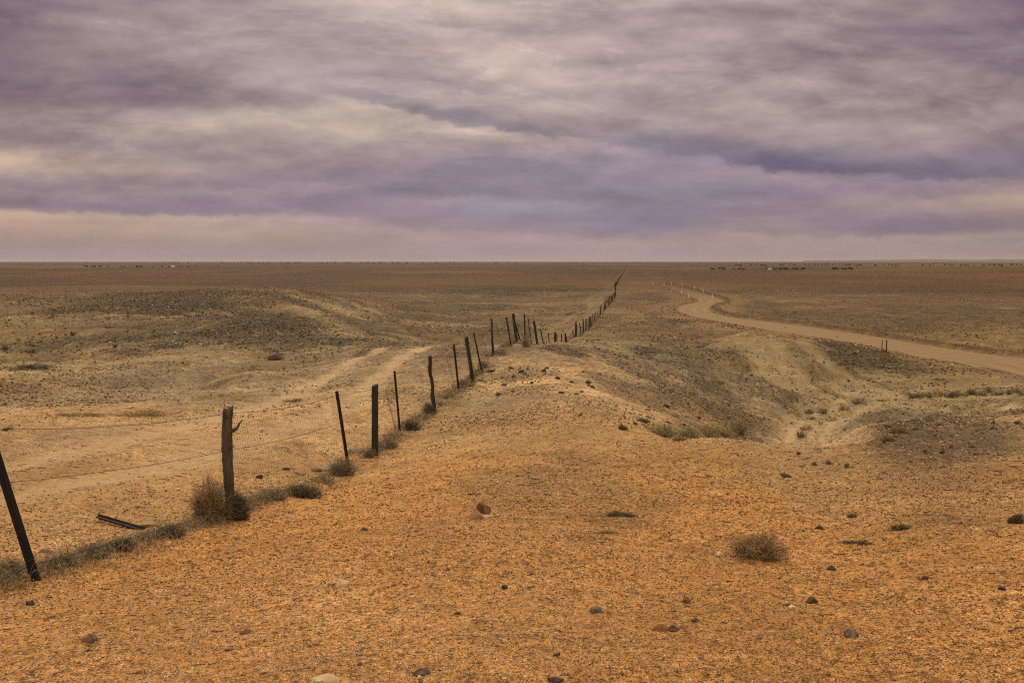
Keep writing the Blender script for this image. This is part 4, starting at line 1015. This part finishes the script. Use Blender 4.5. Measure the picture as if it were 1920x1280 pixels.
bush(870,725,34,16,'dark','small tuft between the thin picket and the squared leaning post',None,36,dens=.5)
bush(905,690,30,22,'grey','pale tangle of dry stems beside the leaning thin picket',None,37,dens=.6)
bush(988,650,30,26,'grey','grey bush at the foot of the posts on the rise',None,38,dens=.7)
bush(940,665,34,16,'grey','low grey tuft right of the slim straight pole',None,39,dens=.5)
for i, (a, b_, w_, h_, st, lb) in enumerate([
 (1245,818,74,30,'green','yellow green clump, leftmost of the row under the gravel slope'),(1290,820,64,24,'green','green clump second in the row under the gravel slope'),
 (1328,819,60,30,'straw','pale straw clump in the middle of the row under the gravel slope'),(1358,819,50,24,'straw','pale low clump just left of the dark bush in the row'),(1388,815,60,28,'dark','dark bush at the right end of the row under the gravel slope'),
 (1167,806,26,12,'dark','small dark bush left of the row of clumps'),(1205,792,34,9,'dark','small dark bush above the row of clumps'),(1275,826,36,9,'straw','reddish straw tuft in front of the row of clumps'),
 (1518,776,22,13,'dark','dark little bush left one of the pair in the gully'),(1544,775,26,14,'dark','dark little bush right one of the pair in the gully'),(1503,820,26,16,'dark','dark bush lowest in the gully'),(1524,786,20,7,'dark','tiny dark tuft below the pair in the gully'),(1508,806,22,9,'straw','reddish tuft above the lowest gully bush'),
 (1582,768,26,13,'straw','straw tuft at the left end of the curved grass line'),(1610,757,50,15,'grey','grey tuft in the middle of the curved grass line'),(1655,753,46,6,'grey','thin grass line at the right end of the curve'),
 (1347,719,34,8,'grey','flat grey bush on the spur above the rows'),
 (1665,826,34,12,'straw','straw tuft at the left foot of the right hand stony rise'),(1688,812,40,14,'straw','straw tuft climbing the right hand stony rise'),
 (1600,970,30,10,'dark','small dark twig tuft up and right of the round bush'),(1688,995,50,14,'dark','flat dark twig tuft at right of the foreground'),(1905,980,36,20,'dark','dark small bush at the right edge of the foreground'),
 (1600,1022,70,9,'dark','flat line of dark twigs right of the round bush'),(1160,968,70,12,'dark','flat dark twigs in the gravel left of the round bush'),(1140,1000,50,8,'grey','thin dry twigs in the gravel below the flat dark twigs'),
 (1588,876,12,9,'grey','tiny grey bush in the sand at right middle'),
 (552,753,56,9,'dark','flat dark grass patch where the track climbs'),(265,781,150,14,'straw','pale straw grass strip above the left sand flat'),(150,780,110,9,'straw','pale thin grass strip near the left edge'),(15,807,30,8,'dark','small dark tuft at left edge beyond the fence'),
 (136,628,12,8,'dark','round dark bush alone on the left slope'),(10,656,16,9,'dark','dark bush at the left edge of the slope'),(58,661,26,7,'dark','flat dark bush second from the left edge of the slope'),(216,652,10,7,'dark','small dark bush on the slope above the dark gravel'),
 (52,691,50,10,'dark','wide dark scrub low on the left slope'),(82,690,30,9,'dark','dark scrub right of the wide one low on the left slope'),(58,648,14,5,'dark','tiny dark bush above the flat one on the left slope')]):
    dist = math.hypot(*gpt(a, b_)[:2])
    bush(a, b_, w_, h_, st, lb, None, 50 + i, 'grass_tuft' if st in ('straw',) else 'bush', 'grass tuft' if st in ('straw',) else 'bush', .8 if w_ > 30 else .45, dpx=(w_ / F * dist * .5))
for i in range(26):                      # grass line below the far right slope
    a = 1692 + (1920 - 1692) * (i + .5) / 26 + R.uniform(-4, 4); b_ = 744 + R.uniform(-5, 3) - 6 * (i / 26)
    bush(a, b_, R.uniform(16, 34), R.uniform(7, 14), ('straw', 'grey', 'dark', 'straw')[i % 4], 'tuft in the line of dry grass and scrub below the right slope', 'tufts in the grass line below the right slope', 200 + i, 'grass_tuft', 'grass tuft', .35)
for i in range(30):
    a, b_ = R.uniform(1450, 1910), R.uniform(790, 880)
    bush(a, b_, R.uniform(8, 20), R.uniform(4, 9), ('straw', 'dark')[i % 2], 'tiny dry tuft dotted over the right hand stony rise', 'tiny tufts on the right hand rise', 240 + i, 'grass_tuft', 'grass tuft', .2)

# dry grass matted under the fence
n = 9000; yv = np.exp(R.uniform(math.log(6), math.log(46), n)); off = R.normal(-.05, .12, n) * (1 + .3 * np.sin(yv)); xv = FENCE_A + FENCE_B * yv + off
dn = fbm(xv * .3, yv, .8, 3, 150); m = dn > -.14 + .14 * np.sin(yv * 1.7 + np.sin(yv * .7)) + .0 * yv; xv, yv = xv[m], yv[m]; n = len(xv); k = 4
an = R.uniform(0, 6.28, n); L = R.uniform(.04, .15, n) * (1 + .7 * (R.rand(n) < .1)); PT = np.zeros((n, k, 3)); zg = z_full(xv, yv)
for j in range(k):
    f_ = j / (k - 1); PT[:, j] = np.stack([xv + np.cos(an) * L * f_ * .9, yv + np.sin(an) * L * f_ * .9, zg - .01 + L * .75 * np.sin(f_ * 2.2)], 1)
rb = np.maximum(.002, yv / 996 * .2)
cl = np.array([(.22,.18,.11),(.11,.09,.055),(.42,.34,.21)])[R.choice(3, n)] * R.uniform(.8, 1.2, (n, 1))
tag(strands('dry_grass', PT, rb[:, None] * np.linspace(1, .4, k)[None], cl, M_DRY), 'matted dry grass caught along the foot of the fence', 'grass', None, 'stuff')

# ---------------------------------------------------------------- far trees, shed and hills
def tree_meshes(seed):
    rs = np.random.RandomState(seed); h = 1.0
    V, Fs = tubeV([(0,0,-.05),(.01,0,.2),(.03,0,.45),(.0,0,.7)], [.035,.03,.022,.01], 6, .1, seed)
    mt = bpy.data.meshes.new('trunk'); mt.from_pydata([tuple(v) for v in V], [], Fs); mt.materials.append(M_TRUNK)
    n = 260; cs = np.stack([rs.uniform(-.32, .32, 7), rs.uniform(-.3, .3, 7), rs.uniform(.42, .8, 7)], 1); i = rs.randint(0, 7, n)
    c = cs[i] + rs.normal(0, .085, (n, 3)); T = c[:, None, :] + rs.normal(0, .05, (n, 3, 3))
    mc = raw_mesh('crown', T.reshape(-1, 3), np.arange(n * 3).reshape(n, 3), False); mc.materials.append(M_LEAF)
    return mt, mc
TREES = [tree_meshes(s) for s in range(5)]
def far_tree(px_, py_, hm, label, group, wide=1.0):
    p = gpt(px_, py_); mt, mc = TREES[R.randint(5)]
    root = bpy.data.objects.new('tree', None); sc.collection.objects.link(root); root.location = p; root.scale = (hm * wide, hm * wide, hm); root.rotation_euler = (0, 0, R.uniform(0, 6))
    tag(root, label, 'tree', group)
    for nme, me in (('trunk', mt), ('crown', mc)):
        o = bpy.data.objects.new(nme, me); sc.collection.objects.link(o); o.parent = root
for i in range(75): far_tree(R.uniform(1550, 1925) if i < 50 else R.uniform(1380, 1560), R.uniform(497.5, 500.5) if i % 3 else 497.6, R.uniform(3, 4.8), 'tiny dark tree in the line of scrub below the right hand horizon', 'trees along the right horizon', 1.3)
for i in range(46): far_tree(R.uniform(320, 760) if i < 34 else R.uniform(760, 1000), R.uniform(493.8, 494.6), R.uniform(6, 8.5), 'tiny tree in the dotted row on the left hand horizon', 'trees along the left horizon', 1.2)
for i in range(46): far_tree(R.choice([R.uniform(1325, 1400), R.uniform(1395, 1470), R.uniform(1470, 1510), R.uniform(1560, 1600)]), R.uniform(505.2, 506.6), R.uniform(1.8, 2.8), 'tiny low tree in the dark streak of scrub on the right plain', 'trees of the dark streak at right', 2.0)
for i in range(30): far_tree(R.uniform(160, 410), R.uniform(500.6, 501.4), R.uniform(1.8, 2.8), 'tiny low tree in the thin dark streak of scrub on the left plain', 'trees of the dark streak at left', 2.2)
def shed(px_, py_, w, label):
    p = gpt(px_, py_); root = bpy.data.objects.new('shed', None); sc.collection.objects.link(root); root.location = p; tag(root, label, 'shed')
    h = w * .28; d = w * .4
    V = [(-w/2,-d/2,-.3),(w/2,-d/2,-.3),(w/2,d/2,-.3),(-w/2,d/2,-.3),(-w/2,-d/2,h),(w/2,-d/2,h),(w/2,d/2,h),(-w/2,d/2,h)]
    pymesh('wall', V, [(0,1,5,4),(1,2,6,5),(2,3,7,6),(3,0,4,7)], M_SHED, root)
    e = .3; V = [(-w/2-e,-d/2-e,h),(w/2+e,-d/2-e,h),(w/2+e,d/2+e,h),(-w/2-e,d/2+e,h),(-w/2-e,0,h*1.5),(w/2+e,0,h*1.5)]
    pymesh('roof', V, [(0,1,5,4),(2,3,4,5),(0,4,3),(1,2,5),(3,2,1,0)], M_SHED, root)
shed(1443, 505.8, 4, 'tiny pale shed among the dark scrub streak on the right plain')
shed(324, 501.2, 5, 'tiny pale shed among the thin scrub streak on the left plain')
def hills():
    n = 160; m, nt, b = newmat("far_hills"); b.inputs['Base Color'].default_value = (.13, .085, .07, 1)
    xs = np.linspace(1500, 2700, n); t_ = (xs - 960) / F; D = 16000.
    prof = np.interp(xs, [1500,1600,1690,1730,1770,1800,1850,1858,1875,1882,1900,1925,1960,2100,2300,2500,2700], [0,.6,1.6,2.4,2.2,1.3,1.4,2.4,2.4,1.6,2.0,2.6,2.2,2.8,2.4,1.4,0]) + 1.9
    prof = prof + fbm(xs, xs * 0, .05, 3, 8) * .35; prof[0] = prof[-1] = 0
    V = []; 
    for dd, hh in ((-900, -.6), (0, 1), (700, .8), (2200, -.6)):
        for u_, h_ in zip(t_, prof):
            z = (h_ / F * D) if hh == 1 else ((h_ / F * D) * .8 if hh == .8 else -40.0); V.append((u_ * (D + dd), D + dd, z))
    V = np.array(V); Fs = np.array([(r_*n+i, r_*n+i+1, (r_+1)*n+i+1, (r_+1)*n+i) for r_ in range(3) for i in range(n - 1)])
    o = obj('hills', raw_mesh('hills', V, Fs), m); tag(o, 'low purple hills on the right horizon', None, None, 'structure')
hills()
# ---------------------------------------------------------------- haze
def haze(density):
    V = [(x, y, z) for z in (-55, 70) for x, y in ((-39500,-39500),(39500,-39500),(39500,39500),(-39500,39500))]
    m = bpy.data.materials.new("haze_air"); m.use_nodes = True; nt = m.node_tree; nt.nodes.clear()
    v = nt.nodes.new('ShaderNodeVolumePrincipled'); v.inputs['Color'].default_value = (.83, .81, .84, 1); v.inputs['Density'].default_value = density
    out = nt.nodes.new('ShaderNodeOutputMaterial'); nt.links.new(v.outputs[0], out.inputs['Volume'])
    o = pymesh('haze', V, [(3,2,1,0),(4,5,6,7),(0,1,5,4),(1,2,6,5),(2,3,7,6),(3,0,4,7)], m); tag(o, 'thin dusty haze over the plain', 'haze', None, 'stuff')
HAZE = 2.5e-5
if HAZE: haze(HAZE)
